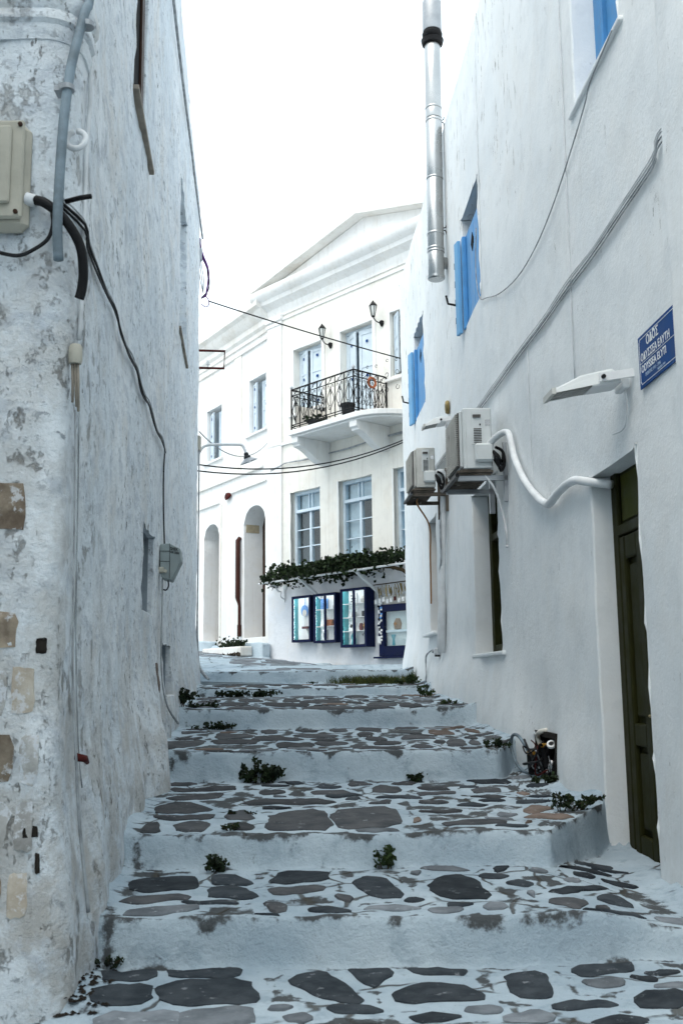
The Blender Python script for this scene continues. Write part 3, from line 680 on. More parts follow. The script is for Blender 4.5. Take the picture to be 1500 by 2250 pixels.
# smaller stones that fill the treads between the large ones
rf_ = random.Random(21)
for k in range(2, 7):
    y0k, y1k = (4.10 if k == 2 else 0), 0
    for tr in range(420):
        x = rf_.uniform(-1.9, 1.7); ya = riser_y(k, x) + .10; yb = riser_y(k + 1, x) - .07
        if k == 2: pass
        y = rf_.uniform(ya, yb)
        if not (wall_x_left(y) + .22 < x < wall_x_right(y) - .20): continue
        w_ = rf_.uniform(.06, .17) * (1 + .05 * (y - 5)); h_ = rf_.uniform(.035, .075) * (1 + .14 * (y - 5))
        if min(stone_dist(x + a * w_, y + b_ * h_) for a, b_ in ((0, 0), (1, 0), (-1, 0), (0, 1), (0, -1), (.7, .7), (-.7, .7), (.7, -.7), (-.7, -.7))) < .024: continue
        if y + h_ > yb + .02 or y - h_ < ya - .03: continue
        n = rf_.randint(5, 7); p = [(x + w_ * math.cos(2 * math.pi * i / n) * rf_.uniform(.75, 1.1), y + h_ * math.sin(2 * math.pi * i / n) * rf_.uniform(.75, 1.1)) for i in range(n)]
        STONE_LIST.append((('d' if rf_.random() < .6 else 'g') if k < 4 else rf_.choice('bbbgr'), p)); add_box_of(p)
for tr in range(300):
    x = rf_.uniform(-1.1, 1.7); y = rf_.uniform(4.05, 4.74); w_ = rf_.uniform(.06, .16); h_ = rf_.uniform(.03, .07)
    if not (wall_x_left(y) + .22 < x < wall_x_right(y) - .15): continue
    if min(stone_dist(x + a * w_, y + b_ * h_) for a, b_ in ((0, 0), (1, 0), (-1, 0), (0, 1), (0, -1), (.7, .7), (-.7, .7), (.7, -.7), (-.7, -.7))) < .022: continue
    n = rf_.randint(5, 7); p = [(x + w_ * math.cos(2 * math.pi * i / n) * rf_.uniform(.75, 1.1), y + h_ * math.sin(2 * math.pi * i / n) * rf_.uniform(.75, 1.1)) for i in range(n)]
    STONE_LIST.append(('d' if rf_.random() < .6 else 'g', p)); add_box_of(p)
def strip(name, y_lo, y_hi, ys, parent, mat, nose=None, nx=NX, kind=None, label=None, cat=None):
    """a piece of ground between two lines y_lo(x), y_hi(x); ys = fractions"""
    vs = []; fs = []; dirt = []
    for j, f in enumerate(ys):
        for i in range(nx + 1):
            u = i / nx; y0, y1 = y_lo(0), y_hi(0); ym = y0 + (y1 - y0) * f
            xl, xr = x_range(ym); uu = u
            x = xl + (xr - xl) * uu
            y = y_lo(x) + (y_hi(x) - y_lo(x)) * f
            z = ground_z(x, y); vs.append((x, y, z))
            dd = 0.0
            if nose is not None:
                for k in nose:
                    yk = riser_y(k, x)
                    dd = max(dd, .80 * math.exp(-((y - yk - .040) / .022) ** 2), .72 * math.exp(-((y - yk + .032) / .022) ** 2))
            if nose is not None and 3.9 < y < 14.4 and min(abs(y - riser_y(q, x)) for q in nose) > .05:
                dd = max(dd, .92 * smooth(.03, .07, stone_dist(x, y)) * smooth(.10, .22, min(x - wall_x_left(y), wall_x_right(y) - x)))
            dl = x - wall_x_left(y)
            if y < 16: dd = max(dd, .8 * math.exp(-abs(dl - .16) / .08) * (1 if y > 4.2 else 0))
            dirt.append(dd)
    for j in range(len(ys) - 1):
        for i in range(nx):
            a = j * (nx + 1) + i; fs.append((a, a + 1, a + nx + 2, a + nx + 1))
    b = B(); b.v = vs; b.f = fs
    o = make(name, b, mat, parent, True, label, cat, None, kind)
    at = o.data.attributes.new('dirt', 'FLOAT', 'POINT'); at.data.foreach_set('value', dirt); return o
def fracs(y0, y1, dense=.11, n_r=13, step=.055):
    f = [i / n_r * dense for i in range(n_r + 1)]; L = y1 - y0; q = dense; st = .018
    while q < L - .03: q += st; st = min(step, st * 1.18); f.append(min(q, L))
    if f[-1] < L - 1e-6: f[-1] = L
    f[-1] = L
    return [a / L for a in f]
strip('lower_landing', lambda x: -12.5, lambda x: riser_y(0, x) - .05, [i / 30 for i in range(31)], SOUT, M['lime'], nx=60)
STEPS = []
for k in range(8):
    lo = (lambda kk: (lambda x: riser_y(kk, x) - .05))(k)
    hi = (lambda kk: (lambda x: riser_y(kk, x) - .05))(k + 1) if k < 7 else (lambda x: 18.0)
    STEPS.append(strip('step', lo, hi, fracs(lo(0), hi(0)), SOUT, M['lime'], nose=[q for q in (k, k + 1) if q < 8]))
street = strip('street', lambda x: 18.0, lambda x: 34.0, [i / 90 for i in range(91)], None, M['lime'], nx=130, kind='structure', label='white jointed stone street bending uphill to the left below the balcony house', cat='street')
g_ = B(); g_.box(-300, 300, -200, 400, -1.6, -1.3)
make('ground', g_, M['roof'], None, False, 'bare ground under the village', 'ground', None, 'structure')

def rounded(poly, it=2):
    for _ in range(it):
        q = []; n = len(poly)
        for i in range(n):
            a, b_ = poly[i], poly[(i + 1) % n]
            q += [(a[0] * .82 + b_[0] * .18, a[1] * .82 + b_[1] * .18), (a[0] * .18 + b_[0] * .82, a[1] * .18 + b_[1] * .82)]
        poly = q
    return poly
def paving_stone(poly, mat, parent, lift=.010, keep=None):
    poly = rounded(poly, 1); n = len(poly)
    if keep is not None and keep < 6:   # extra points so that the edges can be chipped
        q = []
        for i in range(n):
            a, b2 = poly[i], poly[(i + 1) % n]; m = max(1, min(4, int(math.hypot(b2[0] - a[0], b2[1] - a[1]) / .045)))
            q += [(a[0] + (b2[0] - a[0]) * j / m, a[1] + (b2[1] - a[1]) * j / m) for j in range(m)]
        poly = q; n = len(poly)
    if keep is not None: poly = [(x, min(max(y, riser_y(keep, x) + .062), riser_y(keep + 1, x) - .045 if keep < 7 else 99)) for x, y in poly]
    jx = random.uniform(0, 50); poly = [(x + .020 * noise.noise((x * 9 + jx, y * 9, 0)), y + .016 * noise.noise((x * 9, y * 9 + jx, 5))) for x, y in poly]
    poly = [(x + .007 * noise.noise((x * 31 + jx, y * 31, 2)), y + .009 * noise.noise((x * 31, y * 31 + jx, 8))) for x, y in poly]
    cx = sum(p[0] for p in poly) / n; cy = sum(p[1] for p in poly) / n
    ringa = [(x, y, ground_z(x, y) - .02) for x, y in poly]
    ringb = [(x, y, ground_z(x, y) + lift * .5) for x, y in poly]
    inn = [(cx + (x - cx) * .9, cy + (y - cy) * .9) for x, y in poly]; ringc = [(x, y, ground_z(x, y) + lift * (1 + .5 * noise.noise((x * 14, y * 14, 1)))) for x, y in inn]
    in2 = [(cx + (x - cx) * .45, cy + (y - cy) * .45) for x, y in poly]; ringd = [(x, y, ground_z(x, y) + lift * 1.1) for x, y in in2]
    b = B(); fs = []
    for r in range(3):
        for i in range(n): fs.append((r * n + i, r * n + (i + 1) % n, (r + 1) * n + (i + 1) % n, (r + 1) * n + i))
    fs.append(tuple(range(3 * n, 4 * n)))
    b.v = ringa + ringb + ringc + ringd; b.f = fs
    return make('paving_stone', b, mat, parent, 40)
def step_at(x, y):
    k = 0
    for q in range(8):
        if y > riser_y(q, x) - .05: k = q
    return STEPS[k]
for tone, poly in STONE_LIST:
    cx = sum(p[0] for p in poly) / len(poly); cy = sum(p[1] for p in poly) / len(poly)
    st_ = step_at(cx, cy); paving_stone(poly, M['stone_' + tone], st_, keep=STEPS.index(st_))
# the lime-washed street slabs further up (dark grey, wide white joints)
rs = random.Random(11)
yy = 16.75; row = 0
while yy < 27.5:
    dy = rs.uniform(.42, .75) * (1 + (yy - 17) * .03); xl = -1.9 - max(0, yy - 17.5) * .42; xr = 1.0 - max(0, yy - 18.5) * .33
    xx = xl + rs.uniform(0, .3)
    while xx < xr - .2:
        dx = rs.uniform(.45, .95); g = .035
        if rs.random() < .86:
            q = [(xx + g + rs.uniform(0, .06), yy + g), (xx + dx - g, yy + g + rs.uniform(-.05, .05)), (xx + dx - g - rs.uniform(0, .08), yy + dy - g), (xx + g, yy + dy - g + rs.uniform(-.06, .06))]
            q = [(a + (yy - 17) * -.02, c) for a, c in q]
            paving_stone(rounded(q, 1), M['stone_g'] if rs.random() < .35 else M['stone_d'] if rs.random() < .3 else M['stone_street'], street if yy > 18 else STEPS[7], .006)
        xx += dx
    yy += dy
# ---------------------------------------------------------------- left house
def disp_left(s, z):
    d = .022 * noise.noise((s * .8, z * .8, 2.0)) + .012 * noise.noise((s * 2.6, z * 2.6, 9.0)) + .009 * noise.noise((s * 5.5, z * 5.5, 3.0)) + .005 * noise.noise((s * 13, z * 9, 5.0))
    if s > 4.1: zb = ground_base(*lw_xy(max(s, 4.35)), False)
    else: zb = 0.0
    d += .11 * (1 - smooth(0, .85, z - zb - .05)) * (.6 + .7 * abs(noise.noise((s * 1.1, 7.0, 0)))) * smooth(3.5, 4.6, s)
    d += .10 * (1 - smooth(.0, .55, abs(s - 7.9))) * (1 - smooth(.3, 1.1, z - zb))
    return d
left_house = empty('house', (-3.2, 10, 0), 'tall old house with streaky flaking whitewash, bare corner stones and a drainpipe', 'house', 'whitewashed houses along the lane')
L_OPEN = [dict(s0=6.42, s1=7.24, z0=5.22, z1=7.3, depth=.10), dict(s0=11.25, s1=12.62, z0=5.22, z1=7.05, depth=.30),
          dict(s0=7.575, s1=8.42, z0=1.775, z1=2.41, depth=.36), dict(s0=9.52, s1=10.5, z0=1.12, z1=1.6, depth=.30)]
wl = wall_sheet(LP, LP.c[0], LP.c[-1], -1.2, 8.95, L_OPEN, disp_left, (.085, .085), extra_s=[4.0, 4.06, 4.1, 4.14, 4.18, 4.22, 4.26, 4.3, 4.34, 16.1, 16.14, 16.18, 16.22, 16.28])
wall_l = bevel(make('wall', wl, M['left_wall'], left_house, 55), .018, 2, 55)
rb = B(); q0 = [(-5.4, 4.26), (-1.22, 4.26), (-2.32, 16.05), (-7.2, 16.3), (-7.2, 4.26)]
rb.add([(x, y, 8.93) for x, y in q0] + [(x, y, -1.2) for x, y in q0], [(0, 1, 2, 3, 4), (3, 4, 9, 8), (4, 0, 5, 9)])
make('roof', rb, M['roof'], left_house)
# window interiors: dark rooms and shutters
def back_panel(P, o, d, mat, name, parent, zpad=.0):
    b = B(P); b.box(o['s0'] - .02, o['s1'] + .02, o['z0'] - .02, o['z1'] + .02, -d - .03, -d); return make(name, b, mat, parent)
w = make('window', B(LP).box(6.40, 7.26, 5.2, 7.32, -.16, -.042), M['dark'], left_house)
fb = B(LP); fb.box(7.06, 7.22, 5.22, 7.3, -.042, -.022); fb.box(6.42, 6.5, 5.22, 7.3, -.042, -.03); fb.box(6.5, 7.06, 7.2, 7.3, -.042, -.028); fb.box(6.5, 7.06, 5.22, 5.27, -.042, -.028)
bevel(make('frame', fb, M['darkwood'], w), .008)
sb = B(LP); sb.box(6.40, 7.60, 5.165, 5.20, -.03, .035); bevel(make('window_board', sb, M['greywood'], w), .006)
w = make('window', B(LP).box(11.2, 12.66, 5.2, 7.1, -.34, -.27), M['pale'], left_house)
sb = B(LP); sb.box(11.2, 12.72, 5.17, 5.205, -.02, .03); bevel(make('window_board', sb, M['greywood'], w), .005)
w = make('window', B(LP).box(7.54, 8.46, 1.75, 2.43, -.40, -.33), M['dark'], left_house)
lining(LP, L_OPEN[3], M['recess_shade'], make('niche', B(LP).box(9.48, 10.54, 1.08, 1.64, -.34, -.27), M['recess_shade'], left_house), 'niche_shade_lining')
lining(LP, L_OPEN[2], M['recess_shade'], w, 'jamb_shade_lining')  # added sheets painting shade onto jambs and soffits
# cornice stub that wraps the near corner
prof = [(0, 0), (.012, .0), (.016, .03), (.024, .05), (.018, .075), (.036, .09), (.038, .125), (.028, .14), (.05, .17), (.052, .23), (.036, .27), (0, .28)]
def moulding(P, prof, ss, z, mat, name, parent, d0=0.0, closed=True):
    b = B(); n = len(prof); vs = []; 
    for s in ss:
        for (dd, h) in prof: vs.append(tuple(P(s, z + h + .004 * noise.noise((s * 5, h * 9, 1)), d0 + dd + .005 * noise.noise((s * 4, h * 7, 6)))))
    fs = [(i * n + j, i * n + (j + 1) % n, (i + 1) * n + (j + 1) % n, (i + 1) * n + j) for i in range(len(ss) - 1) for j in range(n)]
    fs += [tuple(range(n - 1, -1, -1)), tuple((len(ss) - 1) * n + j for j in range(n))]
    b.v = vs; b.f = fs; return make(name, b, mat, parent, 40)
moulding(LP, prof, spread(1.0, 4.0, .25) + [4.06, 4.1, 4.14, 4.18, 4.22, 4.26, 4.3, 4.34, 4.38, 4.44], 4.05, M['left_wall'], 'cornice', left_house, .01)
# bare corner stones, standing a little proud of the limewash
def wall_stone(P, s0, s1, z0, z1, mat, name, parent, disp, proud=.018, seed=0):
    r = random.Random(seed); n = 16; b = B(); a, h = (s1 - s0) / 2, (z1 - z0) / 2; cs, cz = (s0 + s1) / 2, (z0 + z1) / 2
    ring = []
    for i in range(n):
        w_ = 2 * math.pi * i / n; c_, s_ = math.cos(w_), math.sin(w_); k = (abs(c_) ** 8 + abs(s_) ** 8) ** (-1 / 8) * r.uniform(.86, 1.03)
        ring.append((cs + a * c_ * k, cz + h * s_ * k))
    vs = []
    for f, d in ((1.0, -.03), (.98, proud * .6), (.86, proud), (.45, proud * 1.05)):
        for s, z in ring:
            ss, zz = cs + (s - cs) * f, cz + (z - cz) * f
            vs.append((ss, zz, disp(ss, zz) + d + (.012 * noise.noise((ss * 11, zz * 11, seed)) if f < .95 else 0)))
    fs = [(k * n + i, k * n + (i + 1) % n, (k + 1) * n + (i + 1) % n, (k + 1) * n + i) for k in range(3) for i in range(n)] + [tuple(range(3 * n, 4 * n))]
    b.add(vs, fs, P); return make(name, b, mat, parent, 45)
SC = 4.34 - 0.215     # along-wall coordinate where the flat front face ends (approx.)
def sx(x): return LP.c[1] + (x - LP.p[1].x)   # front face: world x -> along
for i, (x0, x1, z0, z1, mm) in enumerate([(-1.62, -1.295, 1.385, 1.545, 'quoin_brown'), (-1.325, -1.225, 1.12, 1.325, 'quoin_tan'), (-1.66, -1.335, 1.11, 1.31, 'quoin_grey'), (-1.60, -1.30, .855, 1.065, 'quoin_brown'),
        (-1.285, -1.20, .845, 1.06, 'quoin_grey'), (-1.60, -1.30, .60, .81, 'quoin_grey'), (-1.62, -1.31, .36, .56, 'quoin_brown'), (-1.62, -1.285, 1.86, 2.08, 'quoin_brown'), (-1.29, -1.22, .60, .80, 'quoin_grey'), (-1.30, -1.235, .36, .54, 'quoin_tan')]):
    wall_stone(LP, sx(x0), sx(x1), z0, z1, M[mm], 'corner_stone', left_house, disp_left, .005, i + 3)
for i, (x0, x1, z0, z1) in enumerate([(-1.232, -1.172, 1.365, 1.435), (-1.26, -1.20, .655, .70), (-1.215, -1.20, .52, .60)]):
    wall_stone(LP, sx(x0), sx(x1), z0, z1, M['mud'], 'putlog_hole', left_house, disp_left, .004, i + 31)
wall_stone(LP, 8.62, 9.0, 1.16, 1.42, M['stone_r'], 'bare_patch', left_house, disp_left, .004, 77)

# ---------------------------------------------------------------- right house
def disp_right(s, z):
    d = .014 * noise.noise((s * .7, z * .7, 22.0)) + .008 * noise.noise((s * 2.2, z * 2.6, 29.0)) + .004 * noise.noise((s * 5, z * 6, 33.0))
    d += .035 * (1 - smooth(5.12, 5.18, s))
    if s < 18.0:
        x, y = rw_xy(s); zb = ground_base(x - .1, y, False)
        if s > 6.95: d += .10 * (1 - smooth(.0, .75, z - zb)) * smooth(6.95, 7.6, s) * (1 - .8 * math.exp(-((s - 8.2) / .45) ** 2))
    return d
right_house = empty('house', (3.5, 9, 0), 'long smooth white house with blue shutters, olive door and two air conditioners', 'house', 'whitewashed houses along the lane')
R_OPEN = [dict(s0=5.91, s1=6.885, z0=.02, z1=2.585, depth=.30), dict(s0=9.95, s1=11.36, z0=1.50, z1=3.25, depth=.34), dict(s0=14.15, s1=15.05, z0=1.90, z1=3.50, depth=.30),
          dict(s0=10.36, s1=11.46, z0=5.24, z1=6.56, depth=.26), dict(s0=14.95, s1=16.12, z0=5.34, z1=6.72, depth=.26), dict(s0=5.78, s1=6.77, z0=5.20, z1=7.1, depth=.30),
          dict(s0=7.98, s1=8.62, z0=.43, z1=.80, depth=.20)]
wr = wall_sheet(RP, -9.0, RP.c[-1], -1.2, 8.36, R_OPEN, disp_right, (.12, .12), extra_s=[5.10, 5.12, 5.14, 5.16, 5.18, 5.20, 18.05, 18.07, 18.09, 18.12])
bevel(make('wall', wr, M['right_wall'], right_house, 55), .02, 2, 55)
make('roof', roof_block(RP, -9.0, 18.0, 8.33, 6.0), M['roof'], right_house)
# olive front door in its deep reveal
door = make('door', B(RP).box(5.89, 6.905, .0, 2.62, -.235, -.175), M['olive'], right_house)
fb = B(RP); fb.box(6.77, 6.88, .05, 2.60, -.175, -.14); fb.box(5.91, 6.02, .05, 2.60, -.175, -.14); fb.box(6.02, 6.77, 2.16, 2.23, -.175, -.13)
bevel(make('door_frame', fb, M['olive'], door), .01)
make('transom_panel', B(RP).box(6.05, 6.74, 2.26, 2.56, -.175, -.165), M['olive_lite'], door)
lb = B(RP)
for a0, a1 in ((6.65, 6.745), (6.33, 6.43), (6.04, 6.12)): lb.box(a0, a1, .10, 2.15, -.175, -.135)
for z0, z1 in ((.10, .28), (.82, .96), (2.0, 2.15)): lb.box(6.12, 6.33, z0, z1, -.175, -.138); lb.box(6.43, 6.65, z0, z1, -.175, -.138)
bevel(make('door_leaf', lb, M['olive'], door), .012)
pb = B(RP)
for a0, a1 in ((6.15, 6.30), (6.46, 6.62)):
    for z0, z1 in ((.32, .78), (1.0, 1.96)): pb.box(a0, a1, z0, z1, -.175, -.152)
bevel(make('door_panel', pb, M['olive'], door), .014)
hb = B(RP); hb.tube([(6.09, 1.02, -.135), (6.09, 1.02, -.08), (6.17, 1.02, -.075)], .009, 8); make('door_handle', hb, M['brass'], door)
th = B(RP); th.box(5.90, 6.89, -.05, .10, -.24, .02); bevel(make('threshold', th, M['lime'], right_house), .02)
# olive casement in the tall niche
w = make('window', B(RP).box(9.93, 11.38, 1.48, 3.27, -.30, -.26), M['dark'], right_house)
fb = B(RP); fb.box(11.22, 11.36, 1.5, 3.25, -.26, -.18); fb.box(9.95, 10.07, 1.5, 3.25, -.26, -.18); fb.box(10.6, 10.68, 1.5, 3.25, -.26, -.185)
fb.box(10.07, 11.22, 2.72, 2.80, -.26, -.183); fb.box(10.07, 11.22, 1.5, 1.6, -.26, -.183); fb.box(10.07, 11.22, 3.15, 3.25, -.26, -.183)
bevel(make('frame', fb, M['olive'], w), .008)
make('pane', B(RP).box(10.07, 11.22, 1.6, 3.15, -.252, -.244), M['glass'], w)
sb = B(RP); sb.box(9.84, 11.45, 1.465, 1.505, -.30, .035); bevel(make('window_sill', sb, M['right_wall'], w), .012)
# far low window with a varnished frame
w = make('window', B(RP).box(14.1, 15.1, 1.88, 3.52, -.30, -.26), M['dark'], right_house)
fb = B(RP); fb.box(14.15, 14.27, 1.9, 3.5, -.26, -.10); fb.box(14.95, 15.05, 1.9, 3.5, -.26, -.20); fb.box(14.27, 14.95, 3.4, 3.5, -.26, -.20); fb.box(14.27, 14.95, 1.9, 2.0, -.26, -.20)
bevel(make('frame', fb, M['orangewood'], w), .006)
for zz in (2.05, 3.12): make('hinge', B(RP).box(14.80, 14.97, zz, zz + .14, -.20, -.12), M['olive'], w)
sb = B(RP); sb.box(14.02, 15.16, 1.84, 1.885, -.25, .10); bevel(make('window_sill', sb, M['right_wall'], w), .012)
# blue shuttered windows
def blue_window(s0, s1, z0, z1, wing):
    w = make('window', B(RP).box(s0 - .02, s1 + .02, z0 - .02, z1 + .02, -.25, -.22), M['dark'], right_house)
    n = 4; dx = (s1 - s0) / n
    for i in range(n):
        b = B(RP); b.box(s0 + i * dx + .006, s0 + (i + 1) * dx - .006, z0 - .03, z1 - .24, -.075, -.035, bev=.006); make('shutter_board', b, M['blue'], w)
    b = B(RP); b.box(s0, s1, z1 - .235, z1 - .205, -.11, -.045); b.box(s1 - .09, s1 - .004, z0 - .03, z1 - .24, -.034, .01); bevel(make('shutter_rail', b, M['blue'], w), .006)
    # diamond opening cut in the leaf
    c = s0 + (s1 - s0) * .56; zc = z1 - .48
    b = B(RP); b.prism([(c - .085, zc), (c, zc - .115), (c + .085, zc), (c, zc + .115)], -.040, -.030); make('diamond_hole', b, M['dark'], w)
    # the other leaf, swung out and folded back against the wall
    a = rad(12); b = B(lambda u, z, d: RP(s1 + .01 + u * math.cos(a), z, .012 + u * math.sin(a) + d)); b.box(0, wing, z0 - .06, z1 - .25, 0, .04, bev=.006)
    make('shutter_leaf', b, M['blue_lite'], w)
    b = B(RP); so = s1 + wing * .93 + .03; do = .03 + wing * math.sin(a)
    b.tube([(so, z0 - .02, do), (so, z1 - .42, do)], .011, 6)
    for k in range(4): b.box(so - .02, so + .02, z0 + .1 + k * (z1 - z0 - .65) / 3, z0 + .17 + k * (z1 - z0 - .65) / 3, do - .02, do + .02)
    b.tube([(so, z0 + .32, do), (so + .04, z0 + .36, do + .10), (so + .04, z0 + .46, do + .12)], .014, 6); make('shutter_bolt', b, M['black'], w)
    return w
blue_window(10.36, 11.46, 5.24, 6.56, .11); blue_window(14.95, 16.12, 5.34, 6.72, .17)
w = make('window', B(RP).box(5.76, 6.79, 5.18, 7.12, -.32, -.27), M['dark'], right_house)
fb = B(RP); fb.box(6.60, 6.77, 5.2, 7.1, -.27, -.165); fb.box(5.78, 5.90, 5.2, 7.1, -.27, -.165); bevel(make('frame', fb, M['blue'], w), .01)
for i in range(3):
    b = B(RP); b.box(5.905 + i * .231, 5.905 + (i + 1) * .231 - .008, 5.21, 7.09, -.26, -.20, bev=.006); make('shutter_board', b, M['blue'], w)
sb = B(RP); sb.box(5.70, 6.85, 5.165, 5.203, -.28, .03); bevel(make('window_sill', sb, M['right_wall'], w), .012)
# small round vent
vb = B(RP); v0 = RP(12.7, 4.63, .01); nR = (RP(12.7, 4.63, 1) - RP(12.7, 4.63, 0))
vb.lathe([(.085, 0), (.09, .02), (.075, .045), (.05, .05), (.045, .02), (.0, .02)], v0, nR, 14); make('vent', vb, M['brass'], right_house, 40)
# neighbours that close the lane behind
nb = empty('house', (-4.5, -4, 0), 'unseen white house added behind the viewer to shade the near left face and landing', 'house', 'whitewashed houses along the lane')
b = B(); b.box(-9, -2.2, -9, 2.5, -1.2, 8.5); bevel(make('wall', b, M['right_wall'], nb), .05)  # out of view; set close and tall to shade the near corner
nb = empty('house', (0, -12, 0), 'white house across the foot of the stepped lane', 'house', 'whitewashed houses along the lane')
b = B(); b.box(-9, 6, -16, -12, -1.2, 6.5); bevel(make('wall', b, M['right_wall'], nb), .05)
# ---------------------------------------------------------------- balcony house (centre) and its lower wing (left)
def dz(k): return lambda s, z: .010 * noise.noise((s * .9, z * .9, k)) + .004 * noise.noise((s * 3.5, z * 3.5, k + 5))
villa = empty('house', FP(2.5, 1.3, -1), 'cream and white pedimented house with a black iron balcony and pale blue shutters', 'house', 'houses at the head of the lane')
F_OPEN = [dict(s0=.93, s1=1.92, z0=7.30, z1=8.76, depth=.30), dict(s0=2.55, s1=3.57, z0=6.56, z1=8.77, depth=.30), dict(s0=4.10, s1=5.0, z0=7.42, z1=8.78, depth=.30),
          dict(s0=.78, s1=1.80, z0=3.74, z1=5.45, depth=.30), dict(s0=2.42, s1=3.45, z0=3.75, z1=5.46, depth=.30), dict(s0=4.10, s1=5.1, z0=3.77, z1=5.47, depth=.30)]
wf = wall_sheet(FP, 0.0, 7.0, -.2, 9.86, F_OPEN, dz(40), (.3, .3), cap=False)
bevel(make('wall', wf, M['facade'], villa, 50), .015, 2, 55)
# rough limewashed ground storey, 3 cm proud
bs_ = wall_sheet(FP, -.02, 7.0, -.2, 3.62, [dict(s0=3.72, s1=4.95, z0=1.70, z1=2.92, depth=.12)], lambda s, z: .035 + .02 * noise.noise((s * 1.6, z * 1.6, 3)) + .012 * noise.noise((s * 5, z * 5, 8)) - .03 * smooth(3.45, 3.62, z) + .16 * (1 - smooth(1.25, 1.75, z + .08 * s)), (.12, .12), cap=False)
bevel(make('plinth_wall', bs_, M['facade_rough'], villa, 60), .01)
rb = B(); rb.add([tuple(FP(0, 9.8, -.02)), tuple(FP(7, 9.8, -.02)), tuple(FP(7, 9.8, -7)), tuple(FP(0, 9.8, -7)), tuple(FP(0, -.2, -.02)), tuple(FP(0, -.2, -7)), tuple(FP(7, -.2, -7)), tuple(FP(7, -.2, -.02))], [(0, 1, 2, 3), (0, 3, 5, 4), (2, 6, 5, 3), (1, 7, 6, 2)])
make('roof', rb, M['facade'], villa)
for a0, a1 in ((-.03, .50), (5.95, 6.5)):
    b = B(FP); b.box(a0, a1, 3.5, 9.62, -.02, .05); b.box(a0 - .02, a1 + .03, 9.50, 9.575, -.02, .075); b.box(a0 - .035, a1 + .05, 9.62, 9.74, -.02, .095)
    bevel(make('pilaster', b, M['facade_white'], villa), .01)
# white surrounds
def surround(P, o, wdt, d, name, parent, sill=True):
    b = B(P); s0, s1, z0, z1 = o['s0'], o['s1'], o['z0'], o['z1']
    b.box(s0 - wdt, s0, z0 - .06, z1 + wdt, -.01, d); b.box(s1, s1 + wdt, z0 - .06, z1 + wdt, -.01, d); b.box(s0, s1, z1, z1 + wdt, -.01, d)
    if sill: b.box(s0 - wdt - .05, s1 + wdt + .05, z0 - .12, z0 - .062, -.01, .08)
    return bevel(make(name, b, M['facade_white'], parent), .008)
corn = [(0, 0), (.03, 0), (.03, .10), (.06, .14), (.06, .22), (.12, .28), (.22, .33), (.24, .42), (.34, .48), (.38, .56), (.38, .66), (0, .68)]
moulding(FP, corn, spread(-.30, 7.0, .5), 9.72, M['facade_white'], 'cornice', villa, 0.0)
b = B(FP); b.box(.42, 5.98, 9.60, 9.66, -.01, .035); bevel(make('string_course', b, M['facade_white'], villa), .008)
pb = B(FP); pb.prism([(-.24, 10.38), (3.45, 11.10), (7.14, 10.2)], -.3, .10); make('pediment', pb, M['facade_white'], villa)
for (a, za, c, zc) in ((-.36, 10.42, 3.47, 11.14), (3.43, 11.14, 7.2, 10.22)):
    b = B(FP); k = (zc - za) / (c - a); b.prism([(a, za - .03), (c, zc - .03), (c, zc + .13), (a, za + .13)], -.32, .36); bevel(make('raking_cornice', b, M['eaves'], villa), .012)
b = B(FP); b.box(.0, 2.02, 6.585, 6.63, -.01, .05); b.box(3.95, 7, 6.585, 6.63, -.01, .05); bevel(make('string_course', b, M['facade_white'], villa), .006)
# upstairs: folding panelled shutters
def shutter(P, s0, s1, z0, z1, d0, ang, mat, parent, name='shutter', hinge='l', knobs=True, slots=False):
    """a panelled leaf; hinged at s0 (hinge l) or s1, swung outwards by ang degrees"""
    a = rad(ang); Lw = s1 - s0
    if hinge == 'l': mp = lambda u, z, d: P(s0 + u * math.cos(a) - d * math.sin(a) * -1 * 0 + 0, z, d0 + u * math.sin(a) + d)
    else: mp = lambda u, z, d: P(s1 - (Lw - u) * math.cos(a), z, d0 + (Lw - u) * math.sin(a) + d)
    b = B(mp); b.box(0, Lw, z0, z1, 0, .03); st = .075
    b.box(0, st, z0, z1, .03, .045); b.box(Lw - st, Lw, z0, z1, .03, .045)
    H = z1 - z0
    for f0, f1 in ((0, .05), (.40, .45), (.60, .64), (.95, 1.0)): b.box(st, Lw - st, z0 + H * f0, z0 + H * f1, .03, .044)
    o = bevel(make(name, b, mat, parent), .006)
    if knobs:
        kb = B(mp)
        for f in (.86, .50, .08): kb.box(Lw * .5 - .028, Lw * .5 + .028, z0 + H * f, z0 + H * f + .055, .046, .056)
        make('latch', kb, M['sign'] if slots else M['pale_dark'], parent)
    return o
for (s0, s1, z0, z1) in ((.93, 1.92, 7.30, 8.76), (2.55, 3.57, 6.56, 8.77)):
    o = dict(s0=s0, s1=s1, z0=z0, z1=z1)
    w = make('window', B(FP).box(s0 - .02, s1 + .02, z0 - .02, z1 + .02, -.34, -.27), M['pale_dark'], villa)
    mid = s0 + (s1 - s0) * .47
    b = B(FP); b.box(s0, s1, z1 - .07, z1, -.27, -.14); b.box(s0, s0 + .06, z0, z1 - .07, -.27, -.16); b.box(s1 - .06, s1, z0, z1 - .07, -.27, -.16); bevel(make('frame', b, M['pale'], w), .006)
    # left leaf half open towards the street, right leaf closed
    shutter(FP, s0 + .06, mid, z0 + .02, z1 - .09, -.20, 20, M['pale'], w, hinge='l', slots=True)
    shutter(FP, mid + .015, s1 - .06, z0 + .02, z1 - .09, -.17, 6, M['pale'], w, hinge='r', slots=True)
    make('gap', B(FP).box(mid - .03, mid + .02, z0 + .02, z1 - .09, -.262, -.24), M['dark'], w)
    surround(FP, o, .10, .028, 'surround', w, sill=(z0 > 7))
o = F_OPEN[2]; w = make('window', B(FP).box(4.08, 5.02, 7.4, 8.8, -.34, -.27), M['greycurtain'], villa)
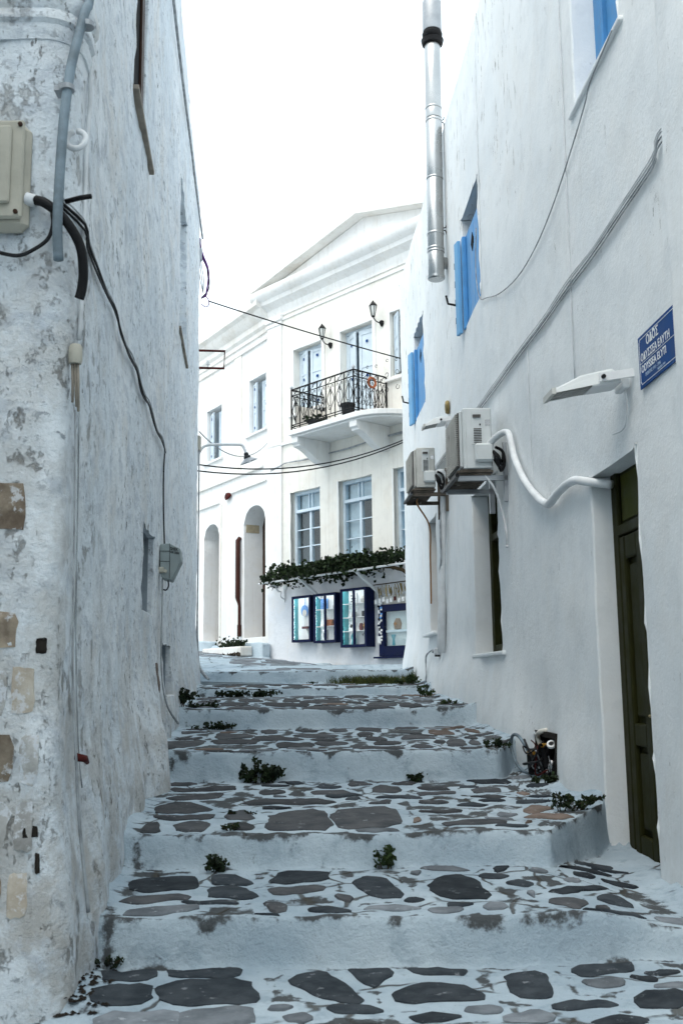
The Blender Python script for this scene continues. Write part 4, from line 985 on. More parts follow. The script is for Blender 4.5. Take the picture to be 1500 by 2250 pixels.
shutter(FP, 4.12, 4.46, 7.44, 8.72, -.12, 30, M['pale'], w, knobs=False)
b = B(FP); b.box(4.44, 4.50, 7.42, 8.74, -.27, -.15); b.box(4.1, 5.0, 8.7, 8.78, -.27, -.15); make('frame', b, M['pale'], w); surround(FP, o, .06, .02, 'surround', w)
# lower sash windows
def casement(P, o, parent, left_mat, right_mat, seedz=0, closed_left=True):
    s0, s1, z0, z1 = o['s0'], o['s1'], o['z0'], o['z1']
    w = make('window', B(P).box(s0 - .02, s1 + .02, z0 - .02, z1 + .02, -.40, -.30), M['dark'], parent)
    b = B(P); f = .07; d0, d1 = -.24, -.12; zt = z0 + (z1 - z0) * .74
    b.box(s0, s0 + f, z0, z1, d0, d1); b.box(s1 - f, s1, z0, z1, d0, d1); b.box(s0 + f, s1 - f, z1 - f, z1, d0, d1); b.box(s0 + f, s1 - f, z0, z0 + f, d0, d1); b.box(s0 + f, s1 - f, zt - .035, zt + .035, d0, d1 + .03)
    bevel(make('frame', b, M['winframe'], w), .008)
    m = (s0 + s1) / 2 + .03
    b = B(P); b.box(m - .035, m + .035, z0 + f, zt - .035, -.22, -.135)
    for k in (1, 2):
        zz = z0 + f + (zt - .035 - z0 - f) * k / 3; b.box(s0 + f, m - .035, zz - .013, zz + .013, -.20, -.15); b.box(m + .035, s1 - f, zz - .013, zz + .013, -.20, -.15)
    for k in (1, 2):
        ss = s0 + f + (s1 - s0 - 2 * f) * (.45 if k == 1 else .58); b.box(ss - .012, ss + .012, zt + .035, z1 - f, -.20, -.15)
    bevel(make('glazing_bar', b, M['winframe'], w), .004)
    b = B(P); b.box(s0 - .035, s0, z0 - .03, z1 + .01, -.10, .012); b.box(s0 - .035, s1 + .02, z0 - .05, z0 - .0, -.10, .02); bevel(make('sill', b, M['winwhite'], w), .006)
    zz = [z0 + f, z0 + f + (zt - .035 - z0 - f) / 3, z0 + f + (zt - .035 - z0 - f) * 2 / 3, zt - .035]
    for k in range(3):
        for a0, a1 in ((s0 + f, m - .035), (m + .035, s1 - f)):
            make('pane', B(P).box(a0, a1, zz[k] + .01, zz[k + 1] - .01, -.178, -.172), M['glass'], w)
    make('transom_pane', B(P).box(s0 + f, s1 - f, zt + .035, z1 - f, -.178, -.172), M['glass'], w)
    make('curtain', B(P).box(s0 + f, m - .03, z0 + f, zt, -.262, -.25), left_mat, w); make('curtain', B(P).box(s0 + f, s1 - f, zt, z1 - f, -.275, -.262), M['curtain'], w)
    make('curtain', B(P).box(m + .03, s1 - f, z0 + f, zt, -.29, -.28), right_mat, w)
    return w
casement(FP, F_OPEN[3], villa, M['greycurtain'], M['dark']); casement(FP, F_OPEN[4], villa, M['curtain'], M['dark']); casement(FP, F_OPEN[5], villa, M['pale_dark'], M['dark'])
# balcony ------------------------------------------------------------
bal = empty('balcony', FP(3, 6.4, 0), 'white balcony slab on scrolled brackets with black wrought iron railing', 'balcony')
T0, T1, DB, ZB = 1.98, 4.02, .93, 6.52
pl = [(T0 - .05, 0), (T0 - .05, DB + .06), (T1 - .02, DB + .06)] + [(T1 + .85 * math.sin(rad(a)) * 1.0, (DB + .06) * math.cos(rad(a))) for a in range(12, 91, 13)]
b = B(lambda t, d, z: FP(t, z, d)); b.prism(pl, ZB - .11, ZB); b.prism([(t * .985 + .045, d * .93) for t, d in pl], ZB - .155, ZB - .11); bevel(make('slab', b, M['facade_white'], bal), .012)
for tc in (2.06, 3.92):
    c = []
    for k in range(13):
        u = k / 12; c.append((DB * (1 - u) * 1.0 + .02, ZB - .16 - .16 - .34 * (u ** .8) + .05 * math.sin(u * math.pi * 2)))
    poly = [(0.0, ZB - .155), (DB + .0, ZB - .155), (DB + .0, ZB - .27), (DB - .06, ZB - .31)] + c[1:] + [(0, ZB - .66)]
    b = B(lambda d, z, t: FP(t, z, d)); b.prism(poly, tc - .11, tc + .11); bevel(make('bracket', b, M['facade_white'], bal), .012)
def rail_side(p0, p1, n, first=True):
    """one straight run of railing, n bays; p(t,d) plan points"""
    def mp(u, z, w): 
        t = p0[0] + (p1[0] - p0[0]) * u; d = p0[1] + (p1[1] - p0[1]) * u; v = FP(t, ZB + z, d)
        nx = Vector(FP(p1[0], 0, p1[1]) - FP(p0[0], 0, p0[1])).normalized(); return v + Vector((-nx.y, nx.x, 0)) * w
    L = (FP(p1[0], 0, p1[1]) - FP(p0[0], 0, p0[1])).length
    for z in (.07, .12, .76, .90): b = B(mp); b.tube([(0, z, 0), (1, z, 0)], .011 if z < .85 else .017, 6); make('rail', b, M['black'], bal)
    for i in range(n + 1):
        b = B(mp); b.tube([(i / n, .0, 0), (i / n, .90, 0)], .013 if 0 < i < n else .02, 6); make('baluster', b, M['black'], bal)
    def arc(cx, cz, r, a0, a1, k=7): return [(cx + r * math.cos(rad(a0 + (a1 - a0) * i / k)) / L, cz + r * math.sin(rad(a0 + (a1 - a0) * i / k)), 0) for i in range(k + 1)]
    w = L / n
    for i in range(n):
        c = (i + .5) / n * L; q = w * .5
        def sc(pts, r, **kw): b = B(mp); b.tube(pts, r, 4, **kw); make('scroll', b, M['black'], bal)
        for sgn in (-1, 1):
            sc([(c / L, .12, 0), ((c + sgn * q * .10) / L, .24, 0), ((c + sgn * q * .75) / L, .40, 0), ((c + sgn * q * .55) / L, .52, 0), ((c + sgn * q * .15) / L, .62, 0), ((c + sgn * q * .2) / L, .70, 0), ((c + sgn * q * .5) / L, .73, 0), ((c + sgn * q * .62) / L, .67, 0)], .0075, curve=3, cap=False)
            sc(arc(c + sgn * q * .55, .26, .045, 90, 90 + sgn * 300), .007, cap=False)
            sc(arc(c + sgn * q * .50, .56, .04, -90, -90 - sgn * 280), .007, cap=False)
        sc([(c / L, .30, 0), (c / L, .64, 0)], .008)
        sc([((c - q * .8) / L, .77, 0), ((c - q * .2) / L, .80, 0), ((c + q * .2) / L, .86, 0), ((c + q * .8) / L, .89, 0)], .0075, curve=2)
        sc(arc(c - q * .45, .845, .028, 0, 320), .006, cap=False); sc(arc(c + q * .45, .805, .028, 0, 320), .006, cap=False)
rail_side((T0, DB), (T1 - .06, DB), 7); rail_side((T1 - .06, DB), (T1 - .06, .02), 4); rail_side((T0, .02), (T0, DB), 4)
b = B()
for p in ((T0, DB), (T1 - .06, DB)): b.lathe([(.0, 0), (.02, .01), (.035, .04), (.03, .07), (.0, .10)], FP(p[0], ZB + .90, p[1]), (0, 0, 1), 8)
make('finial', b, M['lamp_metal'], bal, True)
# things on the balcony
def pot(name, loc, r, h, mat, label, cat='plant pot', group=None):
    o = empty(name, loc, label, cat, group); b = B()
    b.lathe([(.0, 0), (r * .72, 0), (r * .95, h * .82), (r * 1.05, h * .82), (r * 1.07, h), (r * .93, h), (r * .9, h * .9), (0, h * .9)], loc, (0, 0, 1), 14); make('pot', b, mat, o, 40); return o
def leaves(name, pts, size, mat, parent, n, seed=0, kind='stuff', aim=None):
    r = random.Random(seed); b = B()
    for i in range(n):
        p = Vector(pts(r)); d = Vector((r.gauss(0, 1), r.gauss(0, 1), r.gauss(.25, .7))).normalized(); s = size * r.uniform(.55, 1.25)
        a = d.orthogonal().normalized(); a = (Matrix.Rotation(r.uniform(0, 6.28), 3, d) @ a); c = d.cross(a)
        k = len(b.v); fold = d * s * .22
        b.v += [tuple(p - a * s * .5), tuple(p - a * s * .1 + c * s * .42 + fold), tuple(p + a * s * .55), tuple(p - a * s * .1 - c * s * .42 + fold), tuple(p - a * s * .12)]
        b.f += [(k, k + 4, k + 1), (k + 4, k + 2, k + 1), (k, k + 3, k + 4), (k + 4, k + 3, k + 2)]
    return make(name, b, mat, parent, False, kind=kind)
def ball(c, rx, ry=None, rz=None):
    ry = ry or rx; rz = rz or rx
    def f(r):
        while True:
            v = Vector((r.uniform(-1, 1), r.uniform(-1, 1), r.uniform(-1, 1)))
            if v.length < 1: return (c[0] + v.x * rx, c[1] + v.y * ry, c[2] + v.z * rz)
    return f
GB = 'pots on the balcony'
pot('flower_pot', FP(3.55, ZB, .72), .15, .30, M['darkpot'], 'large dark pot behind the balcony corner post', group=GB)
p = pot('flower_pot', FP(3.80, ZB, .45), .12, .16, M['terracotta'], 'low terracotta pot nearest the dark pot on the balcony', group=GB)
p = pot('flower_pot', FP(3.82, ZB, .22), .13, .20, M['terracotta'], 'terracotta pot with a bare twig by the house wall on the balcony', group=GB)
b = B(); q = FP(3.82, ZB + .18, .22); b.tube([tuple(q), (q.x + .02, q.y, q.z + .22), (q.x - .01, q.y, q.z + .42)], .012, 5); make('twig', b, M['stem'], p)
o = pot('flower_box', FP(2.5, ZB, .74), .12, .15, M['darkpot'], 'dark pot with trailing plants at the left end of the balcony', group=GB); leaves('foliage', ball(FP(2.6, ZB + .17, .74), .34, .22, .08), .07, M['weed'], o, 150, 4)
b = B(); c = FP(3.96, ZB + .70, .46)
ax = (FP(4, 0, 0) - FP(3, 0, 0)).normalized(); e = (FP(0, 0, 1) - FP(0, 0, 0))
b.tube([tuple(c + e * (.10 * math.cos(rad(a))) + Vector((0, 0, 1)) * (.10 * math.sin(rad(a))) + ax * .04) for a in range(0, 361, 24)], .026, 7, cap=False)
make('wreath', b, M['terracotta'], None, True, 'small terracotta ring wreath hung on the side of the balcony railing', 'wreath')
b = B(FP); b.box(2.03, 2.05, ZB, ZB + .56, .04, .84); tag(bevel(make('screen_panel', b, M['panel']), .004), 'plain beige panel closing the left end of the balcony', 'panel')
# wall lanterns
lan = empty('wall_lantern', FP(2.24, 8.6, .25), 'black six sided lantern on the wall between the balcony shutters', 'lantern', 'black wall lanterns on the balcony house')
base = FP(2.24, 8.56, 0); ctr = FP(2.18, 8.60, .22); out = (ctr - base); out.z = 0; up = Vector((0, 0, 1))
b = B(); b.lathe([(0.0000, -0.0884), (0.0204, -0.0680), (0.0510, -0.0136), (0.0476, 0.0408), (0.0000, 0.0680)], base + out.normalized() * .03, (0, 0, 1), 10); b.tube([tuple(base), tuple(base + out * .4 + up * .0), tuple(base + out * .75 + up * .03), tuple(ctr + up * .06)], .012, 7, curve=3); make('bracket', b, M['black'], lan, 40)
b = B(); b.lathe([(0.0000, 0.0544), (0.0340, 0.0612), (0.0374, 0.0884), (0.0204, 0.0918)], ctr, (0, 0, 1), 6); b.lathe([(0.0850, 0.2992), (0.0884, 0.3128), (0.0408, 0.3808), (0.0204, 0.3876), (0.0204, 0.4080), (0.0000, 0.4284)], ctr, (0, 0, 1), 6); make('cap', b, M['black'], lan)
b = B()
for k in range(6):
    w_ = k * math.pi / 3; axx = Vector((0, 0, 1)).orthogonal().normalized(); bb = Vector((0, 0, 1)).cross(axx); dr = axx * math.cos(w_) + bb * math.sin(w_)
    b.tube([tuple(ctr + dr * .037 + up * .088), tuple(ctr + dr * .078 + up * .306)], .007, 5)
make('cage', b, M['black'], lan)
b = B(); b.lathe([(0.0326, 0.0918), (0.0721, 0.3026)], ctr, (0, 0, 1), 6); make('lamp_glass', b, M['lampglass'], lan)
off = FP(3.88, 8.62, 0) - FP(2.24, 8.56, 0)
l2 = lan.copy(); C.objects.link(l2); l2.location = lan.location + off; l2['label'] = 'black six sided lantern highest on the cream wall, right of the balcony door'
for ch in list(lan.children):
    c2 = ch.copy(); C.objects.link(c2); c2.parent = l2
# ---------------------------------------------------------------- the lower wing
wing = empty('house', GP(3, 1.5, -1), 'lower white wing with two tall arched doorways left of the balcony house', 'house', 'houses at the head of the lane')
G_OPEN = [dict(s0=.18, s1=1.08, z0=7.15, z1=8.52, depth=.30), dict(s0=2.70, s1=3.66, z0=6.93, z1=8.34, depth=.30), dict(s0=.21, s1=1.35, z0=2.25, z1=5.40, depth=.52, arch=.42), dict(s0=2.80, s1=3.76, z0=2.25, z1=5.28, depth=.45, arch=.36)]
wg = wall_sheet(GP, .01, 8.5, -.2, 9.6, G_OPEN, dz(60), (.25, .25), cap=False)
bevel(make('wall', wg, M['facade_white'], wing, 50), .012, 2, 55)
rb = B(); rb.add([tuple(GP(.02, 10.1, -.02)), tuple(GP(8.5, 10.1, -.02)), tuple(GP(8.5, 10.1, -6)), tuple(GP(.02, 10.1, -6)), tuple(GP(8.5, -.2, -.02)), tuple(GP(8.5, -.2, -6)), tuple(GP(.02, -.2, -6))], [(0, 1, 2, 3), (1, 4, 5, 2), (2, 5, 6, 3)])
make('roof', rb, M['facade'], wing)
moulding(GP, [(0, 0), (.04, 0), (.04, .10), (.10, .16), (.10, .30), (.22, .40), (.26, .52), (.36, .58), (.36, .74), (0, .80)], spread(.0, 8.5, .5), 9.50, M['eaves'], 'cornice', wing)
b = B(GP); b.box(.05, 8.5, 9.30, 9.36, -.01, .05); b.box(.3, 8.5, 6.22, 6.28, -.01, .06); b.box(2.78, 8.5, 5.72, 5.77, -.01, .06); b.box(.12, 2.02, 5.86, 5.91, -.01, .06); bevel(make('string_course', b, M['eaves'], wing), .01)
b = B(GP); b.box(2.66, 2.745, 1.5, 5.70, -.01, .03); b.box(1.5, 1.9, 6.3, 9.3, -.01, .03); make('pilaster', b, M['facade'], wing)
for (s0, s1, z0, z1) in ((.18, 1.08, 7.15, 8.52), (2.70, 3.66, 6.93, 8.34)):
    w = make('window', B(GP).box(s0 - .02, s1 + .02, z0 - .02, z1 + .02, -.34, -.27), M['pale'], wing); sp = GP
    # seen from the left end: s grows away, so the closed leaf sits at the near end
    shutter(GP, s0 + .03, s0 + .47, z0 + .03, z1 - .10, -.18, 0, M['pale'], w, slots=True); shutter(GP, s0 + .53, s1 - .03, z0 + .03, z1 - .10, -.14, 14, M['pale'], w, hinge='r', slots=True)
    make('gap', B(GP).box(s0 + .475, s0 + .53, z0 + .03, z1 - .1, -.262, -.25), M['pale_dark'], w)
    b = B(GP); b.box(s0 - .12, s1 + .14, z0 - .06, z0 - .005, -.01, .07); bevel(make('window_sill', b, M['facade_white'], w), .006)
for i, (s0, s1, zt, dd) in enumerate(((.21, 1.35, 5.0, .50), (2.80, 3.76, 4.95, .435))):
    d = make('doorway', B(GP).box(s0 - .02, s1 + .02, 2.2, 5.45, -dd - .10, -dd), M['darkwood'], wing)
    if i == 0: make('bare_patch', B(GP).box(1.338, 1.348, 4.80, 5.02, -.40, -.05), M['patch'], d)
# brown downpipe between the doorways
pb = B(GP); pb.tube([(1.53, 4.68, .02), (1.53, 4.62, .08), (1.53, 3.22, .08)], .060, 10); pb.tube([(1.53, 3.22, .08), (1.50, 3.10, .06), (1.50, 3.02, .05)], [.058, .04, .034], 10); pb.tube([(1.50, 3.02, .05), (1.50, 2.30, .05)], .036, 10); pb.tube([(1.50, 2.58, .05), (1.50, 2.30, .05)], .05, 10)
tag(make('downpipe', pb, M['downpipe'], None, 40), 'dark brown downpipe on the white wall between the two arched doorways', 'downpipe')
# raised paving and ledges along the foot of both houses
def ledge(P, pts, z0, z1, name, label, mat):
    """pts: (along, out) outline"""
    b = B(lambda a, d, z: P(a, z, d)); n = len(pts)
    poly = rounded(pts, 2); n = len(poly); cx = sum(p[0] for p in poly) / n; cy = sum(p[1] for p in poly) / n
    vs = []
    for f, z in ((1.06, z0), (1.02, z1 - .05), (.97, z1 - .01), (.85, z1)):
        for a, d in poly: vs.append((cx + (a - cx) * f + .02 * noise.noise((a * 4, d * 4, z)), max(-.05, cy + (d - cy) * f + .03 * noise.noise((a * 3, d * 5, 7))), z + .015 * noise.noise((a * 5, d * 5, 2))))
    fs = [(k * n + i, k * n + (i + 1) % n, (k + 1) * n + (i + 1) % n, (k + 1) * n + i) for k in range(3) for i in range(n)] + [tuple(range(3 * n, 4 * n))]
    b.add(vs, fs); return make(name, b, mat, None, 50, label, 'step', None, 'structure')
ledge(GP, [(2.75, -.04), (4.6, -.04), (4.6, .55), (2.75, .55)], .9, 2.24, 'doorstep', 'white upper doorstep of the left arched doorway', M['lime'])
ledge(GP, [(2.55, -.04), (4.8, -.04), (4.8, 1.05), (2.5, 1.05)], .9, 1.98, 'lower_doorstep', 'stone lower doorstep below the left arched doorway', M['stone_g'])
ledge(GP, [(-.15, -.04), (2.5, -.04), (2.5, .42), (-.15, .40)], .9, 2.10, 'planting_ledge', 'white raised ledge under the right arched doorway', M['lime'])
ledge(GP, [(-.35, -.02), (2.45, -.02), (2.25, .95), (-.3, .85)], .9, 1.78, 'kerb', 'lumpy white kerb below the planter', M['lime'])
ledge(FP, [(-.2, -.02), (2.2, -.02), (2.3, .30), (.9, .65), (-.2, .85)], .8, 1.60, 'kerb', 'low white kerb tapering along the foot of the balcony house', M['lime'])
# ------------------------------------------------------------------ flue-free: vine pergola
vine = empty('grape_vine', FP(2.3, 3.3, .3), 'dark leafy grape vine trained on a pergola above the shop display cases', 'vine')
def vine_pt(r):
    t = r.triangular(.05, 5.2, 3.2); e = smooth(.0, 1.0, t); d = r.uniform(.05, .35 + .55 * e) ; z = 3.50 + .03 * (t - 2) + r.gauss(0, .045 + .035 * e) + .10 * noise.noise((t * 1.7, d * 2, 3)) - .10 * abs(d - .5)
    if t < .8: z -= .10 * (.8 - t)
    if r.random() < .10: z -= r.uniform(0, .22)
    return FP(t, z + .05, d)
leaves('foliage', vine_pt, .10, M['leaf'], vine, 3000, 5)
leaves('foliage', lambda r: FP(r.gauss(1.05, .25), 3.62 + r.gauss(0, .07), r.uniform(.3, .6)), .10, M['leaf'], vine, 120, 6)
b = B(FP); b.tube([(5.0, 1.4, .1), (5.05, 2.6, .12), (4.6, 3.35, .3), (3.4, 3.45, .5), (2.2, 3.42, .5), (1.0, 3.40, .45), (.25, 3.38, .35)], [.04, .04, .035, .03, .022, .015, .008], 6, curve=4); make('branch', b, M['stem'], vine)
perg = empty('pergola', FP(2.6, 3.1, .3), 'white pipe pergola frame under the vine', 'pergola')
b = B(FP); b.tube([(.55, 3.36, .72), (6.2, 3.42, .72)], .022, 7); make('rail', b, M['white_metal'], perg)
for t in (1.95, 3.72, 5.4):
    b = B(FP); b.tube([(t - .02, 2.95, .05), (t - .02, 3.40, .74)], .034, 8); make('strut', b, M['white_metal'], perg)
    b = B(FP); b.tube([(t, 3.40, .03), (t, 3.40, .74)], .022, 7); make('arm', b, M['white_metal'], perg)
b = B(FP); b.box(.58, .64, 2.98, 3.38, .03, .07); b.box(.58, .64, 3.32, 3.37, .07, .45)
b.tube([(.61, 3.05, .07), (.61, 3.10, .16), (.61, 3.2, .14), (.61, 3.22, .24), (.61, 3.32, .30)], .016, 6, curve=3); make('scroll_bracket', b, M['white_metal'], perg)
bl = empty('bulb', FP(1.32, 3.2, .62), 'small white globe bulb on a bare holder under the vine', 'bulb')
b = B(); c = FP(1.32, 3.24, .60); b.lathe([(.0, -.075), (.04, -.06), (.062, 0), (.045, .05), (.025, .075), (0, .08)], c, (0, 0, 1), 12); make('globe', b, M['bulb'], bl, True)
b = B(FP); b.tube([(1.32, 3.31, .60), (1.5, 3.33, .5), (1.95, 3.34, .4)], .012, 6); make('holder', b, M['white_metal'], bl)
# ---------------------------------------------------------------- display cases of the shop
def case(t0, t1, z0, z1, dep, mullion, label, shelves, led=True):
    o = empty('display_case', FP((t0 + t1) / 2, z0, 0), label, 'display case', 'navy display cases under the vine')
    f = .055; d0 = .05
    b = B(FP); b.box(t0, t1, z0, z1, d0, d0 + .02); b.box(t0, t0 + .02, z0, z1, d0 + .02, dep); b.box(t1 - .02, t1, z0, z1, d0 + .02, dep); b.box(t0 + .02, t1 - .02, z0, z0 + .02, d0 + .02, dep); b.box(t0 + .02, t1 - .02, z1 - .02, z1, d0 + .02, dep)
    bevel(make('case_body', b, M['navy'], o), .004)
    b = B(FP); b.box(t0, t0 + f, z0, z1, dep + .001, dep + .035); b.box(t1 - f, t1, z0, z1, dep + .001, dep + .035); b.box(t0 + f, t1 - f, z0, z0 + f, dep + .001, dep + .035); b.box(t0 + f, t1 - f, z1 - f, z1, dep + .001, dep + .035)
    if mullion: m = t0 + (t1 - t0) * mullion; b.box(m - .028, m + .028, z0 + f, z1 - f, dep + .001, dep + .035)
    bevel(make('door_frame', b, M['navy'], o), .005)
    make('back_board', B(FP).box(t0 + .02, t1 - .02, z0 + .02, z1 - .02, d0 + .022, d0 + .028), M['white_item'], o)
    make('side_board', B(FP).box(t0 + .022, t0 + .028, z0 + .02, z1 - .02, d0 + .03, dep - .002), M['teal'], o); make('side_board', B(FP).box(t1 - .028, t1 - .022, z0 + .02, z1 - .02, d0 + .03, dep - .002), M['teal'], o)
    for z in shelves: make('shelf', B(FP).box(t0 + .03, t1 - .03, z, z + .012, d0 + .03, dep - .01), M['white_item'], o)
    if led: make('led_strip', B(FP).box(t0 + .03, t0 + .037, z0 + .06, z1 - .06, dep - .012, dep - .004), M['led'], o); make('led_strip', B(FP).box(t0 + .06, t1 - .06, z1 - .035, z1 - .022, dep - .03, dep - .012), M['led'], o)
    make('pane', B(FP).box(t0 + f, t1 - f, z0 + f, z1 - f, dep + .012, dep + .016), M['caseglass'], o)
    return o
case(1.10, 1.74, 2.06, 3.06, .21, None, 'leftmost lit navy display case with a single pane and a hanging blue plate', [])
case(1.86, 2.58, 2.02, 3.06, .23, .52, 'middle lit navy display case with two panes, a blue relief and an orange box', [2.36 + .0, 2.72])
case(2.76, 3.54, 1.90, 3.10, .26, .52, 'largest lit navy display case with two panes and three crowded shelves', [2.22, 2.50, 2.78])
GI = 'wares in the display cases'
def item(name, b, mat, label, cat, smooth_=40): return make(name, b, mat, None, smooth_, label, cat, GI)
nF = NF
b = B(); b.lathe([(0, 0), (.10, .004), (.125, .02), (.118, .024), (0, .01)], FP(1.40, 2.74, .10), nF, 20); pl_ = item('plate', b, M['sky_item'], 'round blue plate hanging in the leftmost display case', 'plate')
b = B(FP); b.tube([(1.40, 2.86, .11), (1.40, 3.02, .10)], .008, 5); make('ribbon', b, M['sky_item'], pl_); b = B(); b.lathe([(0, 0), (.075, .012)], FP(1.40, 2.69, .112), nF, 14); make('painted_scene', b, M['cream_item'], pl_)
b = B(); b.lathe([(0, 0), (.07, .01), (.085, .02), (0, .02)], FP(1.64, 2.83, .10), nF, 16); item('plate', b, M['maroon_item'], 'small maroon plate at the right edge of the leftmost display case', 'plate')
b = B(FP); b.prism([(1.27, 2.12), (1.60, 2.12), (1.46, 2.36), (1.36, 2.36)], .10, .14); it = item('model_boat', b, M['white_item'], 'white paper boat sculpture at the bottom of the leftmost display case', 'ornament'); b = B(FP); b.box(1.34, 1.52, 2.35, 2.40, .10, .15); make('hull', b, M['maroon_item'], it); b = B(FP); b.tube([(1.40, 2.40, .12), (1.43, 2.62, .12), (1.47, 2.40, .12)], .005, 4); make('rigging', b, M['cream_item'], it)
b = B(FP); b.box(1.94, 2.16, 2.735, 2.96, .10, .12); it = item('relief', b, M['sky_item'], 'square blue relief tile on the top shelf of the middle case', 'tile')
rr = random.Random(3)
for k in range(6): b = B(); b.lathe([(.0, .02), (.025, .015), (.03, 0)], FP(1.98 + rr.uniform(0, .14), 2.77 + rr.uniform(0, .15), .12), nF, 8); make('relief_knob', b, M['sky_item'], it)
b = B(FP); b.prism([(2.12, 2.375), (2.36, 2.375), (2.40, 2.50), (2.16, 2.50)], .10, .2); item('leather_box', b, M['orange_item'], 'orange leather box on the lower shelf of the middle case', 'box')
b = B(FP); b.prism([(1.94, 2.375), (2.08, 2.375), (2.14, 2.56), (2.0, 2.56)], .12, .14); item('card', b, M['white_item'], 'white leaning card left of the orange box', 'card')
b = B(FP)
for k in range(7): b.tube([(2.40 + .015 * k, 2.375, .15), (2.40 + .022 * k - .02, 2.50 + .03 * (k % 3), .15)], .010, 5)
item('twig_ornament', b, M['maroon_item'], 'reddish twig ornament on the lower shelf of the middle case', 'ornament')
b = B(); b.lathe([(0, 0), (.05, .01), (.055, .06), (.02, .10), (0, .10)], FP(2.44, 2.735, .15), (0, 0, 1), 10); item('silver_cup', b, M['silver_item'], 'small silver cup on the top shelf of the middle case', 'cup')
for (t, z, w_, h, lb_) in ((2.05, 2.08, .16, .22, 'framed floral print at the bottom left of the middle case'), (2.44, 2.08, .18, .27, 'framed grey print at the bottom right of the middle case')):
    b = B(FP); b.box(t - w_ / 2, t + w_ / 2, z, z + h, .10, .115); it = item('framed_print', b, M['silver_item'], lb_, 'picture'); b = B(FP); b.box(t - w_ / 2 + .02, t + w_ / 2 - .02, z + .02, z + h - .02, .115, .119); make('print', b, M['white_item'], it)
    b = B(FP)
    for k in range(3): b.tube([(t - .03 + k * .03, z + .05, .121), (t - .01 + k * .02, z + h * .7, .121)], .005, 4)
    make('stalks', b, M['black'], it)
b = B(FP); b.box(2.86, 3.07, 2.80, 3.02, .10, .12); it = item('patterned_tile', b, M['white_item'], 'white tile with dark fish on the top shelf of the largest case', 'tile')
for k in range(6): b = B(FP); x_ = 2.89 + (k % 2) * .09 + .02 * (k // 2 % 2); z_ = 2.84 + (k // 2) * .06; b.prism([(x_, z_), (x_ + .035, z_ - .014), (x_ + .06, z_), (x_ + .035, z_ + .014)], .12, .124); make('fish', b, M['black'], it)
b = B(); b.lathe([(0, 0), (.06, .01), (.075, .03), (.05, .05), (0, .05)], FP(3.32, 2.865, .14), nF, 14); item('round_clock', b, M['cream_item'], 'round cream ornament on the top shelf of the largest case', 'ornament')
for k, (t, m_, lb_) in enumerate(((2.88, 'white_item', 'white folded card at the left of the second shelf in the largest case'), (3.0, 'silver_item', 'grey folded card on the second shelf in the largest case'))):
    b = B(FP); b.prism([(t - .05, 2.515), (t + .05, 2.515), (t + .07, 2.62), (t - .02, 2.62)], .12, .14); item('card', b, M[m_], lb_, 'card')
b = B(FP); b.box(3.27, 3.38, 2.515, 2.63, .12, .16); item('jewel_box', b, M['darkpot'], 'black jewel box on the second shelf of the largest case', 'box')
b = B(FP); b.prism([(2.84, 2.235), (2.99, 2.235), (3.02, 2.42), (2.87, 2.42)], .12, .14); it = item('rosette_card', b, M['white_item'], 'white card with a dark rosette on the third shelf of the largest case', 'card')
b = B(); b.lathe([(0, .004), (.04, .002)], FP(2.93, 2.34, .142), nF, 10); make('rosette', b, M['black'], it)
b = B(); b.lathe([(0, 0), (.07, .02), (.09, .10), (.06, .18), (.03, .19), (0, .17)], FP(3.42, 2.235, .15), (0, 0, 1), 12); item('amber_vase', b, M['amber_item'], 'round amber vase on the third shelf of the largest case', 'vase')
b = B(); b.lathe([(0, 0), (.04, .01), (.05, .08), (.03, .15), (0, .15)], FP(3.24, 2.235, .15), (0, 0, 1), 10); item('dark_vase', b, M['maroon_item'], 'small dark maroon vase beside the amber one', 'vase')
b = B(FP); b.tube([(3.0, 1.95, .15), (3.02, 2.06, .15), (2.98, 2.12, .15), (3.03, 2.20, .15)], [.05, .045, .04, .03], 8, curve=3); item('sea_sculpture', b, M['teal'], 'tall turquoise sculpture at the bottom of the largest case', 'ornament')
b = B(FP); b.tube([(3.36, 1.96, .15), (3.40, 2.05, .15), (3.38, 2.13, .15), (3.32, 2.17, .15), (3.28, 2.14, .15)], [.03, .025, .02, .016, .02], 7, curve=4); item('seahorse', b, M['silver_item'], 'curved dark silver figure at the bottom right of the largest case', 'ornament')
# shop window at the right, half hidden by the corner
o = empty('shop_window', FP(4.3, 1.70, .05), 'navy framed shop window at the corner hung with small printed cards', 'shop window')
b = B(FP); b.box(3.72, 3.86, 1.70, 2.72, .02, .12); b.box(4.80, 4.95, 1.70, 2.72, .02, .12); b.box(3.86, 4.80, 1.70, 1.90, .02, .12); b.box(3.86, 4.80, 2.58, 2.72, .02, .12); bevel(make('frame', b, M['navy'], o), .006)
b = B(FP); b.box(3.60, 5.0, 1.66, 1.695, .0, .17); bevel(make('window_board', b, M['navy'], o), .006)
make('back', B(FP).box(3.86, 4.80, 1.90, 2.58, -.10, -.08), M['dark'], o); make('shelf', B(FP).box(3.86, 4.80, 2.17, 2.215, -.08, .05), M['white_item'], o); make('pane', B(FP).box(3.86, 4.80, 1.90, 2.58, .075, .08), M['glass'], o)
rr = random.Random(9)
for k in range(26):
    z = 1.94 + k * .032; b = B(FP); t = 3.69 + rr.uniform(0, .10); b.box(t, t + .055, z, z + .04, .125 + .003 * (k % 3), .129 + .003 * (k % 3)); make('printed_card', b, M[rr.choice(['white_item', 'ink_black', 'silver_item', 'sky_item', 'navy', 'white_item'])], o)
b = B(FP); b.box(3.70, 3.80, 1.96, 2.10, .14, .145); make('large_card', b, M['white_item'], o)
